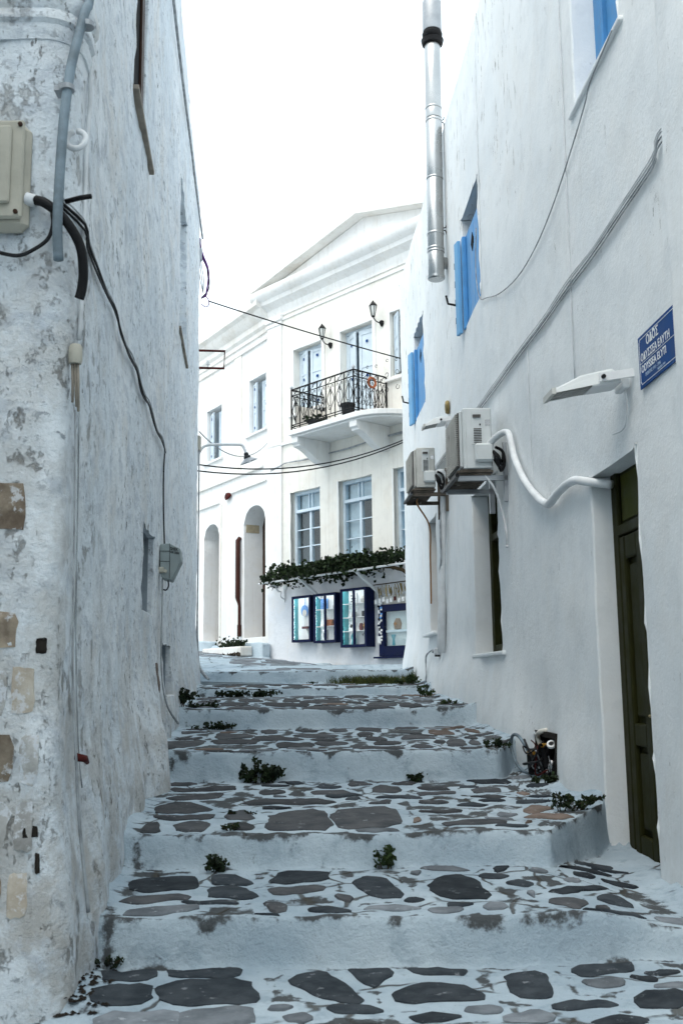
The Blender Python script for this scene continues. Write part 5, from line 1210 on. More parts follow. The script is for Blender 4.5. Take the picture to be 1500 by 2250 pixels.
b = B(); b.lathe([(0, 0), (.09, .01), (.11, .12), (.06, .22), (0, .22)], FP(4.15, 2.22, -.02), (0, 0, 1), 12); item('brown_vase', b, M['orangewood'], 'brown vase on the shelf of the corner shop window', 'vase')
b = B(); b.lathe([(0, 0), (.05, .01), (.04, .12), (.07, .22), (0, .22)], FP(4.02, 1.905, -.02), (0, 0, 1), 12); item('teal_vase', b, M['teal'], 'teal vase at the bottom of the corner shop window', 'vase')
ch = empty('wind_chime', FP(4.3, 2.75, .1), 'row of dangling shell and metal charms above the corner shop window', 'wind chime')
b = B(FP)
for k in range(46):
    t = 3.66 + rr.uniform(0, 1.2); z = 3.12 - rr.uniform(0, .10); l = rr.uniform(.10, .24); b.tube([(t, z, .12 + rr.uniform(0, .08)), (t + rr.uniform(-.01, .01), z - l, .13)], rr.uniform(.005, .011), 4)
make('strands', b, M['brass'], ch); b = B(FP); b.tube([(3.6, 3.13, .14), (5, 3.15, .14)], .012, 6); make('rod', b, M['stem'], ch)
for k in range(9): b = B(FP); t = 3.64 + k * .11; z = 2.74 + .02 * (k % 3); b.box(t, t + .07, z, z + .085, .14, .15); make('tag', b, M['white_item' if k != 5 else 'rust'], ch)

# ---------------------------------------------------------------- planter below the right doorway
o = empty('planter', GP(1.1, 1.85, .6), 'long low stone planter with scrubby weeds under the right arched doorway', 'planter')
b = B(lambda a, d, z: GP(a, z, d)); b.prism([(.10, .38), (2.05, .46), (2.12, .74), (.05, .70)], 1.80, 2.02); bevel(make('trough', b, M['cream_item'] if False else M['eaves'], o), .03)
leaves('foliage', lambda r: GP(r.triangular(.15, 1.7, .3), 2.04 + abs(r.gauss(0, .07)), r.uniform(.45, .68)), .08, M['weed'], o, 240, 8)
leaves('litter', lambda r: GP(r.uniform(-.1, 2.1), 1.80 + abs(r.gauss(0, .02)), r.uniform(.74, 1.0)), .09, M['dry'], o, 160, 9)

# ---------------------------------------------------------------- air conditioners
def aircon(s, z0, dmin, L, Hh, Dp, mat, label, dirty):
    o = empty('air_conditioner', RP(s, z0, dmin), label, 'air conditioner', 'air conditioners on the right hand wall')
    mp = lambda a, z, d: RP(s + a, z0 + z, dmin + d)
    b = B(mp); b.box(0, L, 0, Hh, 0, Dp - .03, bev=.012); b.box(.02, L - .02, .02, Hh - .02, Dp - .031, Dp, bev=.02); make('casing', b, mat, o)
    b = B(mp); b.box(-.012, -.001, .01, Hh - .012, .02, Dp - .06); make('side_panel', bevel_b(b), mat, o)
    b = B(mp); b.box(-.022, -.012, Hh * .40, Hh * .94, Dp * .30, Dp * .64); make('service_cover', b, M['ac'], o)
    b = B(mp); b.box(-.038, -.022, Hh * .83, Hh * .875, Dp * .36, Dp * .60); make('handle', b, M['grille'], o)
    for k in range(9): b = B(mp); b.box(-.026, -.0225, Hh * .42 + k * .016, Hh * .42 + .008 + k * .016, Dp * .34, Dp * .58); make('louvre', b, M['grille'], o)
    b = B(mp); b.box(-.026, -.0225, Hh * .70, Hh * .73, Dp * .36, Dp * .40); make('screw', b, M['black'], o)
    b = B(mp); b.box(-.075, -.013, .06, Hh * .40, .0, Dp * .58, bev=.02); make('valve_cover', b, M['ac'], o)
    b = B(mp); b.box(-.015, -.0125, Hh * .70, Hh * .80, .02, Dp * .22); make('rating_label', b, M['silver_item'], o)
    # fan grille on the street face
    b = B(mp); b.box(.03, L - .16, .03, Hh - .04, Dp + .001, Dp + .014); make('grille_panel', b, M['grille'], o)
    b = B(mp)
    for k in range(26): zz = .045 + k * (Hh - .10) / 25; b.box(.035, L - .165, zz, zz + .006, Dp + .0145, Dp + .030)
    for k in range(10): aa = .06 + k * (L - .24) / 9; b.box(aa, aa + .006, .04, Hh - .05, Dp + .0305, Dp + .035)
    make('grille_bar', b, M['ac_dirty'], o)
    # tray underneath and wall brackets
    b = B(mp); n = 9
    for k in range(n): aa = .02 + k * (L - .04) / n; b.box(aa, aa + (L - .04) / n * .55, -.055, -.03, .02, Dp + .02)
    b.box(.0, L, -.03, -.012, .0, Dp + .03); make('tray', b, M['rusty_tray'], o)
    b = B(mp); b.box(-.02, L + .02, -.075, -.05, Dp + .02, Dp + .055); make('tray_rail', b, M['black'], o)
    for aa in (.03, L - .08):
        b = B(mp); b.box(aa, aa + .045, -.10, -.056, -dmin - .02, Dp + .02); b.box(aa, aa + .045, -.42 + .12, .26, -dmin - .02, -dmin + .03); make('wall_bracket', b, M['rusty_tray'] if dirty else M['lamp_metal'], o)
    for aa in (.0, L - .1): b = B(mp); b.box(aa, aa + .06, -.012, .0, .02, Dp); make('foot', b, M['rusty_tray'], o)
    b = B(mp)
    for aa, q in ((-.02, .05), (.1, .03), (-.01, -.02)): b.tube([(-.03, .18, .02), (-.07 + aa, .10, -.03 + q * .4), (-.05, .02 - q, -.06), (-.02 + aa, .05, -.10), (-.01, .16, -.09), (-.03, .20, -.02)], .014, 6, curve=4)
    make('cable_loop', b, M['blackrub'], o)
    return o
def bevel_b(b): return b
aircon(9.42, 3.165, .135, .82, .585, .30, M['ac'], 'cleaner nearer white air conditioner above the tall olive window', False)
aircon(12.98, 3.655, .16, .80, .525, .27, M['ac_dirty'], 'dirty farther air conditioner with streaked casing and dangling pipes', True)
def tubething(name, P, pts, r, mat, label, cat, n=7, curve=4, group=None, sm=True):
    b = B(P); b.tube(pts, r, n, curve=curve); return make(name, b, mat, None, sm, label, cat, group)
tubething('wrapped_pipe', RP, [(9.50, 3.36, .20), (9.30, 3.44, .12), (9.12, 3.44, .06), (9.0, 3.33, .055), (8.86, 3.13, .055), (8.50, 2.86, .055), (8.10, 2.66, .055), (7.86, 2.57, .055), (7.70, 2.55, .06), (7.50, 2.585, .055), (7.25, 2.60, .055), (7.0, 2.585, .06), (6.86, 2.55, .03), (6.72, 2.50, -.10)], [.032, .031, .029, .029, .031, .030, .032, .031, .033, .030, .031, .030, .031, .030], M['lagging'], 'thick white lagged pipe sagging from the nearer air conditioner into the door recess', 'pipe', 10)
tubething('wrapped_pipe', RP, [(13.05, 3.75, .22), (13.0, 3.85, .12), (13.05, 3.80, .05), (13.15, 3.4, .05), (13.22, 3.0, .05), (13.3, 2.6, .06), (13.42, 2.1, .06), (13.55, 1.7, .06), (13.60, 1.60, .05)], [.045, .045, .05, .04, .035, .038, .055, .06, .055], M['lagging'], 'white lagged pipe hanging down the wall below the dirty air conditioner', 'pipe', 9)
tubething('drain_hose', RP, [(13.12, 3.6, .05), (13.16, 3.2, .09), (13.2, 2.8, .085), (13.3, 2.62, .09), (13.34, 2.5, .07)], .012, M['cable_grey'], 'thin grey cable tied along the lagged pipe of the dirty air conditioner', 'cable', 6)
tubething('drain_hose', RP, [(13.35, 3.58, .35), (13.42, 3.5, .34), (13.95, 3.30, .12), (14.1, 2.9, .10), (14.12, 2.4, .10), (14.14, 2.26, .10)], .012, M['orangewood'], 'thin brown drain hose dropping beside the far varnished window', 'hose', 6)
tubething('drain_hose', RP, [(9.46, 3.13, .22), (9.46, 2.98, .12), (9.50, 2.75, .045), (9.44, 2.55, .03), (9.48, 2.45, .025), (9.42, 2.44, .03)], .012, M['cable_white'], 'short white drain hose beneath the nearer air conditioner', 'hose', 6)
tubething('wall_cable', RP, [(14.05, 1.66, .05), (14.1, 1.60, .10), (14.3, 1.64, .07), (14.75, 1.58, .10), (14.85, 1.45, .10), (14.6, 1.30, .13), (14.7, 1.20, .14), (15.1, 1.10, .16)], .012, M['cable_grey'], 'thin grey wire curling from a socket to the ground by the far window', 'cable', 6)
o = empty('wall_socket', RP(13.95, 1.55, .05), 'small grey socket near the ground below the far window', 'socket'); b = B(RP); b.box(13.88, 14.02, 1.56, 1.66, -.02, .10, bev=.02); make('box', b, M['cable_white'], o); b = B(RP); b.box(13.90, 14.0, 1.54, 1.565, .03, .09); make('plug', b, M['black'], o)

# ---------------------------------------------------------------- stainless flue
fx, fy = 1.262, 12.5
fl = empty('chimney_flue', (1.24, 12.5, 6.28), 'tall stainless steel stove flue with black collar clamped to the right wall', 'chimney flue')
def fxy(z): return 1.236 + (z - 6.27) * .0105
def seg(z0, z1, r, name, mat, prof=None):
    b = B(); d = Vector((.0105, 0, 1))
    p = prof or [(0, 0), (r * .96, 0), (r, .012), (r, z1 - z0 - .012), (r * .96, z1 - z0), (0, z1 - z0)]
    b.lathe(p, (fxy(z0), fy, z0), d, 24); return make(name, b, mat, fl, 40)
zs = [6.27, 6.62, 7.62, 8.45, 8.60, 9.50]
for k in range(5): seg(zs[k] + .004, zs[k + 1] - .004, .105, 'pipe_section', M['steel'])
for z in (6.62, 6.66, 6.86, 7.62, 8.42, 8.60): seg(z - .014, z + .014, .113, 'joint_band', M['steel'])
seg(6.25, 6.30, .108, 'end_cap', M['steel'], [(0, .0), (.095, .0), (.112, .015), (.112, .05), (0, .05)])
seg(9.50, 9.72, .1, 'collar', M['black'], [(.11, 0), (.135, .01), (.15, .07), (.12, .075), (.11, .10), (.13, .12), (.135, .16), (.115, .175), (.115, .22), (0, .22)])
seg(9.70, 10.13, .125, 'cowl', M['lamp_metal'])
b = B(); w0 = RP(12.62, 6.50, -.03); b.lathe([(.075, 0), (.075, (w0 - Vector((fxy(6.5), fy, 6.5))).length)], (fxy(6.5), fy, 6.5), w0 - Vector((fxy(6.5), fy, 6.5)), 18); b.lathe([(.10, -.03), (.12, 0), (.08, .03)], RP(12.6, 6.50, .06), RP(12.6, 6.5, 0) - RP(12.6, 6.5, 1), 18); make('elbow', b, M['steel'], fl, 40)
for z in (6.93, 8.42):
    b = B(); wv = RP(12.55, z, -.01); p = Vector((fxy(z), fy, z))
    for dz_ in (.08, -.08): b.tube([tuple(p + Vector((.08, 0, 0))), tuple(p + Vector((.13, 0, dz_ * .3))), tuple(wv + Vector((0, 0, dz_)))], .008, 5)
    make('clamp', b, M['black'], fl)
# ---------------------------------------------------------------- floodlights
def flood(s, z, L, w_, label, drop, scale=1.0, turn=0.0):
    o = empty('floodlight', RP(s, z, 0), label, 'floodlight', 'white floodlights on the right hand wall')
    c, sn = math.cos(turn), math.sin(turn)
    # d runs outwards, a along the wall, z up
    def mp(a, h, d): return RP(s + a * scale * c + d * scale * sn, z + h * scale, d * scale * c - a * scale * sn * .3)
    def mq(a, h, d): return mp(a, h - drop * (d - .05) / L, d)
    b = B(mq); hw = w_ / 2
    vs = [(-hw, 0, .06), (hw, 0, .06), (hw * 1.05, -.02, L), (-hw * 1.05, -.02, L), (-hw * .75, .085, .10), (hw * .75, .085, .10), (hw * .8, .07, L * .62), (-hw * .8, .07, L * .62), (hw * .95, .005, L), (-hw * .95, .005, L)]
    b.add(vs, [(4, 5, 6, 7), (7, 6, 8, 9), (9, 8, 2, 3), (0, 1, 5, 4), (0, 4, 7, 9, 3), (1, 2, 8, 6, 5)]); bevel(make('housing', b, M['ac'], o), .012)
    b = B(mq); b.box(-hw * .98, hw * .98, -.012, -.002, L * .50, L - .02); make('lens', b, M['darkglass'] if 'darkglass' in M else M['pale_dark'], o)
    b = B(mq); b.box(-hw * .98, hw * .98, -.014, -.002, .06, L * .495); make('reflector', b, M['white_metal'], o)
    b = B(mq); b.box(-hw * 1.08, hw * 1.08, -.025, .012, L - .018, L + .006); make('front_lip', b, M['ac_dirty'], o)
    for q in (-1, 1):
        b = B(mq); b.box(q * (hw + .022) - .012, q * (hw + .022) + .012, .0, .05, -.02, L * .42); make('bracket', bevel_b(b), M['white_metal'], o)
        b = B(mq); b.lathe([(0, 0), (.013, 0), (.013, .03), (0, .03)], mq(q * (hw + .02), .025, L * .38), mq(q, 0, 0) - mq(0, 0, 0), 10); make('bolt', b, M['black'], o)
    b = B(mp); b.prism([(-hw * .8, -.045), (hw * .8, -.045), (hw * .8, .02), (-hw * .8, .02)], .005, .05); bevel(make('wall_plate', b, M['white_metal'], o), .01)
    return o
M['darkglass'] = paint('dark_lens', (.055, .068, .058), .25, .1)
flood(6.02, 2.985, .47, .20, 'nearer white floodlight on the right wall below the blue street sign', .07)
flood(12.72, 4.43, .34, .20, 'farther white floodlight behind the nearer air conditioner', .05)
b = B(RP); b.tube([(6.0, 2.95, .02), (5.97, 2.86, .02), (6.01, 2.76, .015), (6.10, 2.72, .012), (6.30, 2.74, .010)], .005, 6, curve=4); make('floodlight_lead', b, M['cable_white'], None, True, 'thin white lead curving below the nearer floodlight', 'cable')
# ---------------------------------------------------------------- street name sign
sg = empty('street_sign', RP(5.45, 2.86, .01), 'blue enamel street name sign with white Greek and Latin lettering', 'street sign')
SP = lambda u, v, w: RP(5.728 - u, 2.862 + v, .012 + w)
b = B(SP); b.box(0, .56, 0, .305, 0, .008, bev=.002); make('plate', b, M['sign'], sg)
b = B(SP); i_ = .020; W_, H_ = .56, .305
b.box(.035, W_, i_, i_ + .003, .0083, .0095); b.box(.035, .235, H_ - i_ - .003, H_ - i_, .0083, .0095); b.box(.262, W_, H_ - i_ - .003, H_ - i_, .0083, .0095); b.box(i_ - .002, i_ + .0025, .035, H_ - .035, .0083, .0095); b.box(i_, W_, .140, .1425, .0083, .0095)
b.tube([(.035, i_ + .0015, .009), (.033, .033, .009), (i_, .035, .009)], .0016, 4); b.tube([(.035, H_ - i_ - .0015, .009), (.033, H_ - .033, .009), (i_, H_ - .035, .009)], .0016, 4); b.box(.242, .262, H_ - .043, H_ - i_, .0083, .0095)
make('border_line', b, M['ink_white'], sg)
def lt(x, y): return lambda u, v, w: SP(x + u, y + v, .0095 + w)
text_mesh('lettering', 'ΟΔΟΣ', .073, lt(.235, .222), M['ink_white'], sg, 'CENTER', .001, .92)
text_mesh('lettering', 'ΟΔΥΣΣΕΑ ΕΛΥΤΗ', .060, lt(.040, .152), M['ink_white'], sg, 'LEFT', .001, .90)
text_mesh('lettering', 'ODYSSEA ELYTI', .060, lt(.040, .085), M['ink_white'], sg, 'LEFT', .001, .93)
text_mesh('lettering', 'ΠΟΙΗΤΗΣ 1911 - 1996', .026, lt(.10, .052), M['ink_faint'], sg, 'LEFT', .001, .95)
text_mesh('lettering', 'ΝΟΜΠΕΛ 1979', .018, lt(.29, .030), M['ink_faint'], sg, 'LEFT', .001, .95)
# ---------------------------------------------------------------- cables on the right wall
rc = empty('wall_cable', RP(8, 4.0, .02), 'long bundle of painted cables stapled level along the right wall', 'cable')
line = [(4.6, 4.05, .03), (4.93, 4.05, .03), (5.16, 4.10, .03), (5.235, 4.07, .035), (5.30, 4.02, .03), (5.85, 4.02, .02), (6.45, 4.0, .022), (7.1, 4.02, .02), (7.8, 4.01, .022), (8.7, 4.035, .02), (9.58, 4.04, .02), (10.52, 4.06, .02), (11.5, 4.05, .02), (12.3, 4.05, .02), (13.4, 4.08, .02), (14.6, 4.1, .02)]
for k, (dz_, r, m_) in enumerate(((0, .0055, 'cable_grey'), (.024, .006, 'cable_white'), (-.026, .005, 'cable_grey'), (.046, .005, 'cable_white'))):
    rr = random.Random(k); b = B(RP); b.tube([(s, z + dz_ + rr.uniform(-.006, .006), d) for s, z, d in line], r, 6, curve=4); make('strand', b, M[m_], rc, True)
tubething('hanging_wire', RP, [(5.80, 5.16, .04), (6.30, 5.13, .03), (6.48, 5.07, .02), (6.843, 4.94, .02), (7.38, 4.785, .02), (7.98, 4.70, .02), (8.66, 4.72, .02), (9.43, 4.87, .02), (10.0, 5.05, .02), (10.32, 5.16, .025), (10.45, 5.35, .03), (10.50, 5.6, .03), (10.40, 5.98, .03)], .0055, M['cable_grey'], 'thin wire hanging in a long loop from the top window to the nearer blue shutter', 'wire', 6)
tubething('wall_wire', RP, [(10.20, 8.34, .012), (10.24, 7.2, .012), (10.27, 6.2, .012), (10.30, 5.25, .015), (10.33, 5.16, .03)], .004, M['cable_white'], 'straight white wire running down from the roof edge beside the nearer blue shutter', 'wire', 6, 2)
tubething('wall_wire', RP, [(7.0, 6.9, .01), (7.02, 5.4, .01), (7.05, 4.1, .012), (7.06, 3.3, .012)], .005, M['cable_white'], 'faint white wire dropping down the middle of the right wall', 'wire', 5, 2)
tubething('wall_wire', RP, [(8.42, 4.0, .012), (8.42, 3.4, .012), (8.43, 2.95, .012), (8.42, 2.88, .014)], .0035, M['cable_white'], 'short white wire dropping from the stapled cables to a nail', 'wire', 5, 2)
# ---------------------------------------------------------------- water meters in their wall hole
wm = empty('water_meter', RP(8.2, .35, 0), 'two black water meters with yellow caps set in a hole low in the right wall', 'water meter')
make('hole_back', B(RP).box(7.94, 8.66, .35, .84, -.21, -.17), M['mud'], wm); lining(RP, R_OPEN[6], M['mud'], wm, 'hole_shade_lining', .035)  # dark earth lining that also paints in the shade of the hole
for (s, z, d, r) in ((8.24, .715, .045, .052), (8.44, .645, .10, .046)):
    b = B(); q = RP(s, z, d); b.lathe([(0, -.15), (r * .8, -.15), (r, -.05), (r, 0), (0, 0)], q, (0, 0, 1), 14); make('meter_body', b, M['black'], wm, 40)
    b = B(); b.lathe([(r * .95, .0), (r, .006), (r * .95, .028), (0, .03)], q, (0, 0, 1), 14); make('meter_cap', b, M['yellow'], wm, 40)
b = B(); q = RP(8.06, .74, .04); b.lathe([(0, 0), (.035, 0), (.035, .02), (0, .02)], q, Vector((-.25, -.65, .65)), 12); make('dial_ring', b, M['white_item'], wm, 40); b = B(); b.lathe([(0, .021), (.02, .022)], q, Vector((-.25, -.65, .65)), 12); make('dial', b, M['black'], wm)
b = B(RP); b.tube([(8.14, .40, .02), (8.08, .54, .0), (8.03, .67, -.02)], .05, 7, curve=3); make('pipe_stub', b, M['black'], wm, True)
b = B(RP); b.tube([(8.34, .42, .06), (8.28, .52, .03), (8.22, .6, .03)], .035, 7, curve=3); make('pipe_stub', b, M['darkpot'], wm, True)
for (s, z) in ((8.04, .63), (8.10, .60), (8.20, .55)): b = B(RP); b.tube([(s, z, .045), (s + .01, z - .06, .055)], .016, 6); make('tap', b, M['silver_item'], wm, True)
tubething('hose', RP, [(8.36, .52, .08), (8.52, .49, .12), (8.72, .54, .16), (8.84, .66, .18), (8.80, .77, .18), (8.66, .78, .16), (8.52, .68, .12), (8.44, .62, .10)], .014, M['zinc'], 'grey hose loop sticking out of the water meter hole', 'hose', 8, 5)
rr = random.Random(31)
for k in range(9):
    b = B(RP); pts = [(8.15 + rr.uniform(-.12, .4), .50 + rr.uniform(0, .26), .05 + rr.uniform(-.02, .12)) for _ in range(5)]; b.tube(pts, rr.uniform(.005, .010), 5, curve=4); make('loose_wire', b, M[rr.choice(['cable', 'black', 'rust', 'cable_grey'])], wm, True)
b = B(RP); b.tube([(8.30, .84, .01), (8.40, .82, .05), (8.5, .78, .04), (8.46, .72, .03)], .02, 7, curve=4); make('rag', b, M['cream_item'], wm, True)
# ================================================================ things on the left house
def FRP(x, z, d=0.0): return LP(sx(x), z, d)       # front face: by world x
jb = empty('junction_box', FRP(-1.42, 3.16, 0), 'weathered beige electrical box with bolted lid on the near left wall', 'junction box')
b = B(FRP); b.box(-1.62, -1.315, 3.14, 3.62, .0, .07, bev=.03); make('box', b, M['beige'], jb)
b = B(FRP); b.box(-1.60, -1.335, 3.18, 3.625, .07, .095, bev=.012); b.box(-1.58, -1.385, 3.24, 3.59, .095, .115, bev=.015); make('lid', b, M['beige'], jb)
for (x, z) in ((-1.352, 3.60), (-1.358, 3.205)): b = B(); b.lathe([(0, .012), (.010, .01), (.010, 0)], FRP(x, z, .095), (0, -1, 0), 8); make('bolt', b, M['darkwood'], jb)
b = B(FRP); b.tube([(-1.325, 3.285, .045), (-1.285, 3.275, .05)], [.030, .026], 12); make('cable_gland', b, M['cable_white'], jb, 40)
tubething('conduit_hose', FRP, [(-1.295, 3.278, .05), (-1.255, 3.255, .075), (-1.205, 3.19, .09), (-1.160, 3.10, .09), (-1.138, 3.0, .08), (-1.128, 2.93, .065), (-1.125, 2.885, .05)], .021, M['blackrub'], 'thick black hose bending down from the beige electrical box', 'hose', 12, 5)
tubething('thin_cable', FRP, [(-1.232, 3.245, .02), (-1.230, 3.18, .035), (-1.245, 3.11, .04), (-1.29, 3.06, .04), (-1.35, 3.035, .04), (-1.42, 3.045, .04), (-1.55, 3.09, .03)], .0085, M['cable'], 'thin black cable drooping under the beige electrical box', 'cable', 7, 5)
# drainpipe at the corner
X = lambda x, y, z: (x, y, z)
dp = empty('drainpipe', (-1.17, 4.2, 2.95), 'old galvanised drainpipe strapped to the corner of the near left house', 'drainpipe')
b = B(); b.tube([(-1.085, 4.25, 5.2), (-1.10, 4.22, 4.35), (-1.115, 4.19, 4.20), (-1.145, 4.15, 3.98), (-1.160, 4.13, 3.83), (-1.172, 4.11, 3.6), (-1.178, 4.10, 3.3), (-1.178, 4.10, 3.12), (-1.172, 4.11, 3.0)], .0215, 12, curve=4); make('pipe', b, M['zinc'], dp, True)
for (x, y, z) in ((-1.165, 4.125, 3.79), (-1.108, 4.20, 4.14)):
    b = B(); b.lathe([(.031, -.012), (.034, -.010), (.034, .012), (.031, .012)], (x, y, z), (-.05, -.05, 1), 14); b.box(x - .055, x - .028, y - .006, y + .06, z - .010, z + .012); make('strap', b, M['lamp_metal'], dp)
tubething('conduit', LP, [(4.50, 5.0, .02), (4.48, 4.2, .02), (4.46, 3.9, .025), (4.44, 3.72, .02), (4.43, 3.4, .02), (4.41, 3.0, .022), (4.385, 2.74, .02)], .0105, M['cable_white'], 'thin white painted conduit running down beside the drainpipe', 'conduit', 7, 3)
b = B(); c = Vector((-1.135, 4.20, 3.585)); 
b.tube([tuple(c + Vector((math.cos(rad(a)) * .042, -.012 + .01 * math.sin(rad(a)), math.sin(rad(a)) * .046))) for a in range(-250, 100, 18)], .0135, 8); make('mooring_ring', b, M['cable_white'], None, True, 'white painted iron ring fixed to the corner beside the drainpipe', 'ring')
b = B(); q = Vector((-1.165, 4.16, 3.285)); b.tube([tuple(q), tuple(q + Vector((.065, -.01, .012))), tuple(q + Vector((.115, -.02, .014)))], .011, 7); make('iron_peg', b, M['black'], None, True, 'short black iron peg sticking out of the left wall beneath the ring', 'peg')
s2 = empty('conduit_box', LP(4.33, 2.62, .0), 'small round conduit box with cut wires hanging on the left corner', 'conduit box')
b = B(); q = LP(4.30, 2.60, .03); b.lathe([(0, 0), (.026, 0), (.030, .02), (.028, .075), (.022, .085), (0, .085)], q, (0, 0, 1), 12); make('box', b, M['beige'], s2, 40)
b = B()
for k in range(3): b.tube([tuple(q + Vector((-.012 + .012 * k, 0, .0))), tuple(q + Vector((-.008 + .012 * k, .0, -.08))), tuple(q + Vector((.004 + .008 * k - .01 * (k == 0), .0, -.17 - .02 * k)))], .006, 6)
make('wire_stub', b, M['greywood'], s2, True)
tubething('old_conduit', LP, [(4.385, 2.42, .012), (4.40, 2.0, .02), (4.42, 1.6, .022), (4.44, 1.2, .03), (4.47, .95, .045), (4.50, .7, .06), (4.54, .45, .085), (4.57, .30, .10)], [.004, .004, .0045, .005, .006, .007, .008, .009], M['cable_grey'], 'old half buried conduit running down the corner of the near left house', 'conduit', 7, 4)
tubething('old_conduit', LP, [(4.53, 2.50, .006), (4.55, 2.0, .010), (4.58, 1.5, .012), (4.62, 1.0, .03), (4.64, .8, .05)], .0035, M['cable_grey'], 'thin painted wire parallel to the half buried conduit', 'conduit', 6, 4)
b = B(LP); b.tube([(4.49, .94, .05), (4.56, .93, .07), (4.60, .91, .075)], [.018, .016, .01], 7); make('rusty_spike', b, M['rust'], None, True, 'rusty iron spike on the half buried conduit', 'spike')
# diagonal-looking level bundle on the left wall, then down to the meter
lc = empty('wall_cable', LP(7, 3.27, .02), 'dark frayed cable bundle running level along the left wall to the grey meter', 'cable')
for k, (dz_, r) in enumerate(((0, .007), (.014, .0065), (-.014, .006), (.024, .005))):
    rr = random.Random(20 + k); b = B(LP); pts = [(4.20, 3.29, .03), (4.36, 3.26, .03), (4.5, 3.235, .03), (4.86, 3.242, .025)] + [(5.2 + i * .3, 3.26 + .025 * math.sin(i * 1.7) + .004 * i, .028) for i in range(13)] + [(9.10, 3.325, .028), (9.19, 3.30, .028)] + ([(9.22, 3.1, .02), (9.24, 2.8, .02), (9.26, 2.45, .03)] if k == 0 else [])
    b.tube([(s, z + (dz_ if s < 9.15 else 0) + rr.uniform(-.010, .010), d + rr.uniform(-.004, .006)) for s, z, d in pts], r, 6, curve=3); make('strand', b, M['cable' if k in (0, 2) else 'cable_grey'], lc, True)
mb = empty('electric_meter', LP(9.1, 2.14, 0), 'grey electric meter box stencilled in black on the left wall', 'meter box')
prof_ = [(0, 2.445), (.08, 2.452), (.175, 2.405), (.185, 2.30), (.105, 2.125), (.02, 2.145), (.0, 2.20)]
b = B(lambda d, z, s: LP(9.05 + s, z, d + .01)); b.prism(prof_, 0, .24); bevel(make('casing', b, M['greybox'], mb), .008)
b = B(lambda d, z, s: LP(9.05 + s, z, d + .01)); b.box(.083, .087, 2.14, 2.45, -.004, .0); b.box(.0, .083, 2.38, 2.384, -.004, .0); b.box(.0, .083, 2.29, 2.294, -.004, .0); make('seam', b, M['darkpot'], mb)
TX = lambda y: (lambda u, v, w: LP(9.046 - w, y + v - u * .18, .10 + u))
text_mesh('stencil', 'SHEK', .040, TX(2.392), M['ink_black'], mb, 'LEFT', .002, .70); text_mesh('stencil', 'GSK CREW', .027, TX(2.366), M['ink_black'], mb, 'LEFT', .002, .58)
b = B(lambda d, z, s: LP(9.05 + s, z, d + .01)); b.tube([(.05, 2.205, -.002), (.05, 2.205, -.03)], .015, 10); b.box(-.02, .04, 2.19, 2.24, -.03, .02, bev=.01); make('lock', b, M['beige'], mb)
b = B(lambda d, z, s: LP(9.05 + s, z, d + .01)); b.tube([(.07, 2.13, .05), (.075, 2.08, .05), (.055, 2.045, .05), (.03, 2.05, .05)], .007, 6, curve=4); make('cable_loop', b, M['cable'], mb, True)
tubething('wall_cable', LP, [(9.10, 2.15, .03), (9.12, 1.9, .03), (9.08, 1.6, .03), (9.10, 1.35, .035), (9.18, 1.16, .05), (9.35, 1.02, .08), (9.6, .92, .12), (9.8, .87, .14)], [.006] * 5 + [.008, .011, .012], M['cable_grey'], 'dark cable running from the grey meter down to the foot of the left wall', 'cable', 7, 4)
# roof edge cable, cable knot and rusty frame at the far corner
tubething('roof_cable', LP, [(4.6, 7.75, .03), (7.0, 7.85, .03), (9.34, 7.91, .03), (10.8, 7.99, .03), (12.7, 8.2, .03), (14.6, 8.37, .03), (15.9, 8.44, .04), (16.08, 8.40, .05)], .016, M['cable_grey'], 'grey cable stapled just below the roof edge of the left house', 'cable', 6, 3)
kn = empty('cable_knot', (-2.2, 16.15, 7.5), 'tangle of grey and purple cables hanging at the far corner of the left house', 'cable bundle')
rr = random.Random(5)
for k in range(5):
    j = lambda q=.02: rr.uniform(-q, q); b = B(); b.tube([(-2.285 + j(), 16.1, 8.45 + j()), (-2.27 + j(), 16.1, 8.30), (-2.235 + j(), 16.1, 8.15), (-2.165 + j(.015), 16.1, 8.0), (-2.135 + j(.012), 16.1, 7.85), (-2.125 + j(.012), 16.1, 7.70), (-2.15 + j(), 16.1, 7.55), (-2.20 + j(.03), 16.1, 7.46), (-2.24, 16.1, 7.42 + j(.03))], rr.uniform(.008, .014), 6, curve=4); make('cable', b, M['purple'] if k in (0, 2) else M['cable'], kn, True)
for k in range(3): b = B(); b.tube([(-2.28, 16.1, 8.35), (-2.285 + .02 * k, 16.08, 8.0), (-2.265 + .03 * k, 16.08, 7.75), (-2.21, 16.08, 7.50)], .007, 5, curve=4); make('cable', b, M['cable_grey'], kn, True)
b = B(); b.tube([(-2.20, 16.1, 7.48), (-2.13, 16.1, 7.40), (-2.12, 16.1, 7.31), (-2.17, 16.1, 7.27), (-2.24, 16.1, 7.32)], .008, 5, curve=5); make('cable', b, M['purple'], kn, True)
b = B(); b.box(-2.30, -2.235, 16.06, 16.14, 8.06, 8.28, bev=.015); make('terminal_box', b, M['lamp_metal'], kn)
rf = empty('sign_frame', (-2.1, 16.15, 6.24), 'empty rusty red iron bracket frame sticking out from the far corner of the left house', 'bracket')
b = B(); b.tube([(-2.36, 16.15, 6.555), (-1.86, 16.15, 6.535), (-1.872, 16.15, 6.245), (-2.36, 16.15, 6.262)], .021, 4); make('frame', b, M['rust'], rf)
for (x, z) in ((-2.13, 6.30), (-2.31, 6.60)): b = B(); b.lathe([(0, 0), (.012, 0), (.012, .03), (.03, .035), (.032, .06), (.02, .065), (.03, .08), (.02, .11), (0, .11)], (x, 16.15, z - .03), (0, 0, 1), 10); make('insulator', b, M['white_item'], rf, 40)
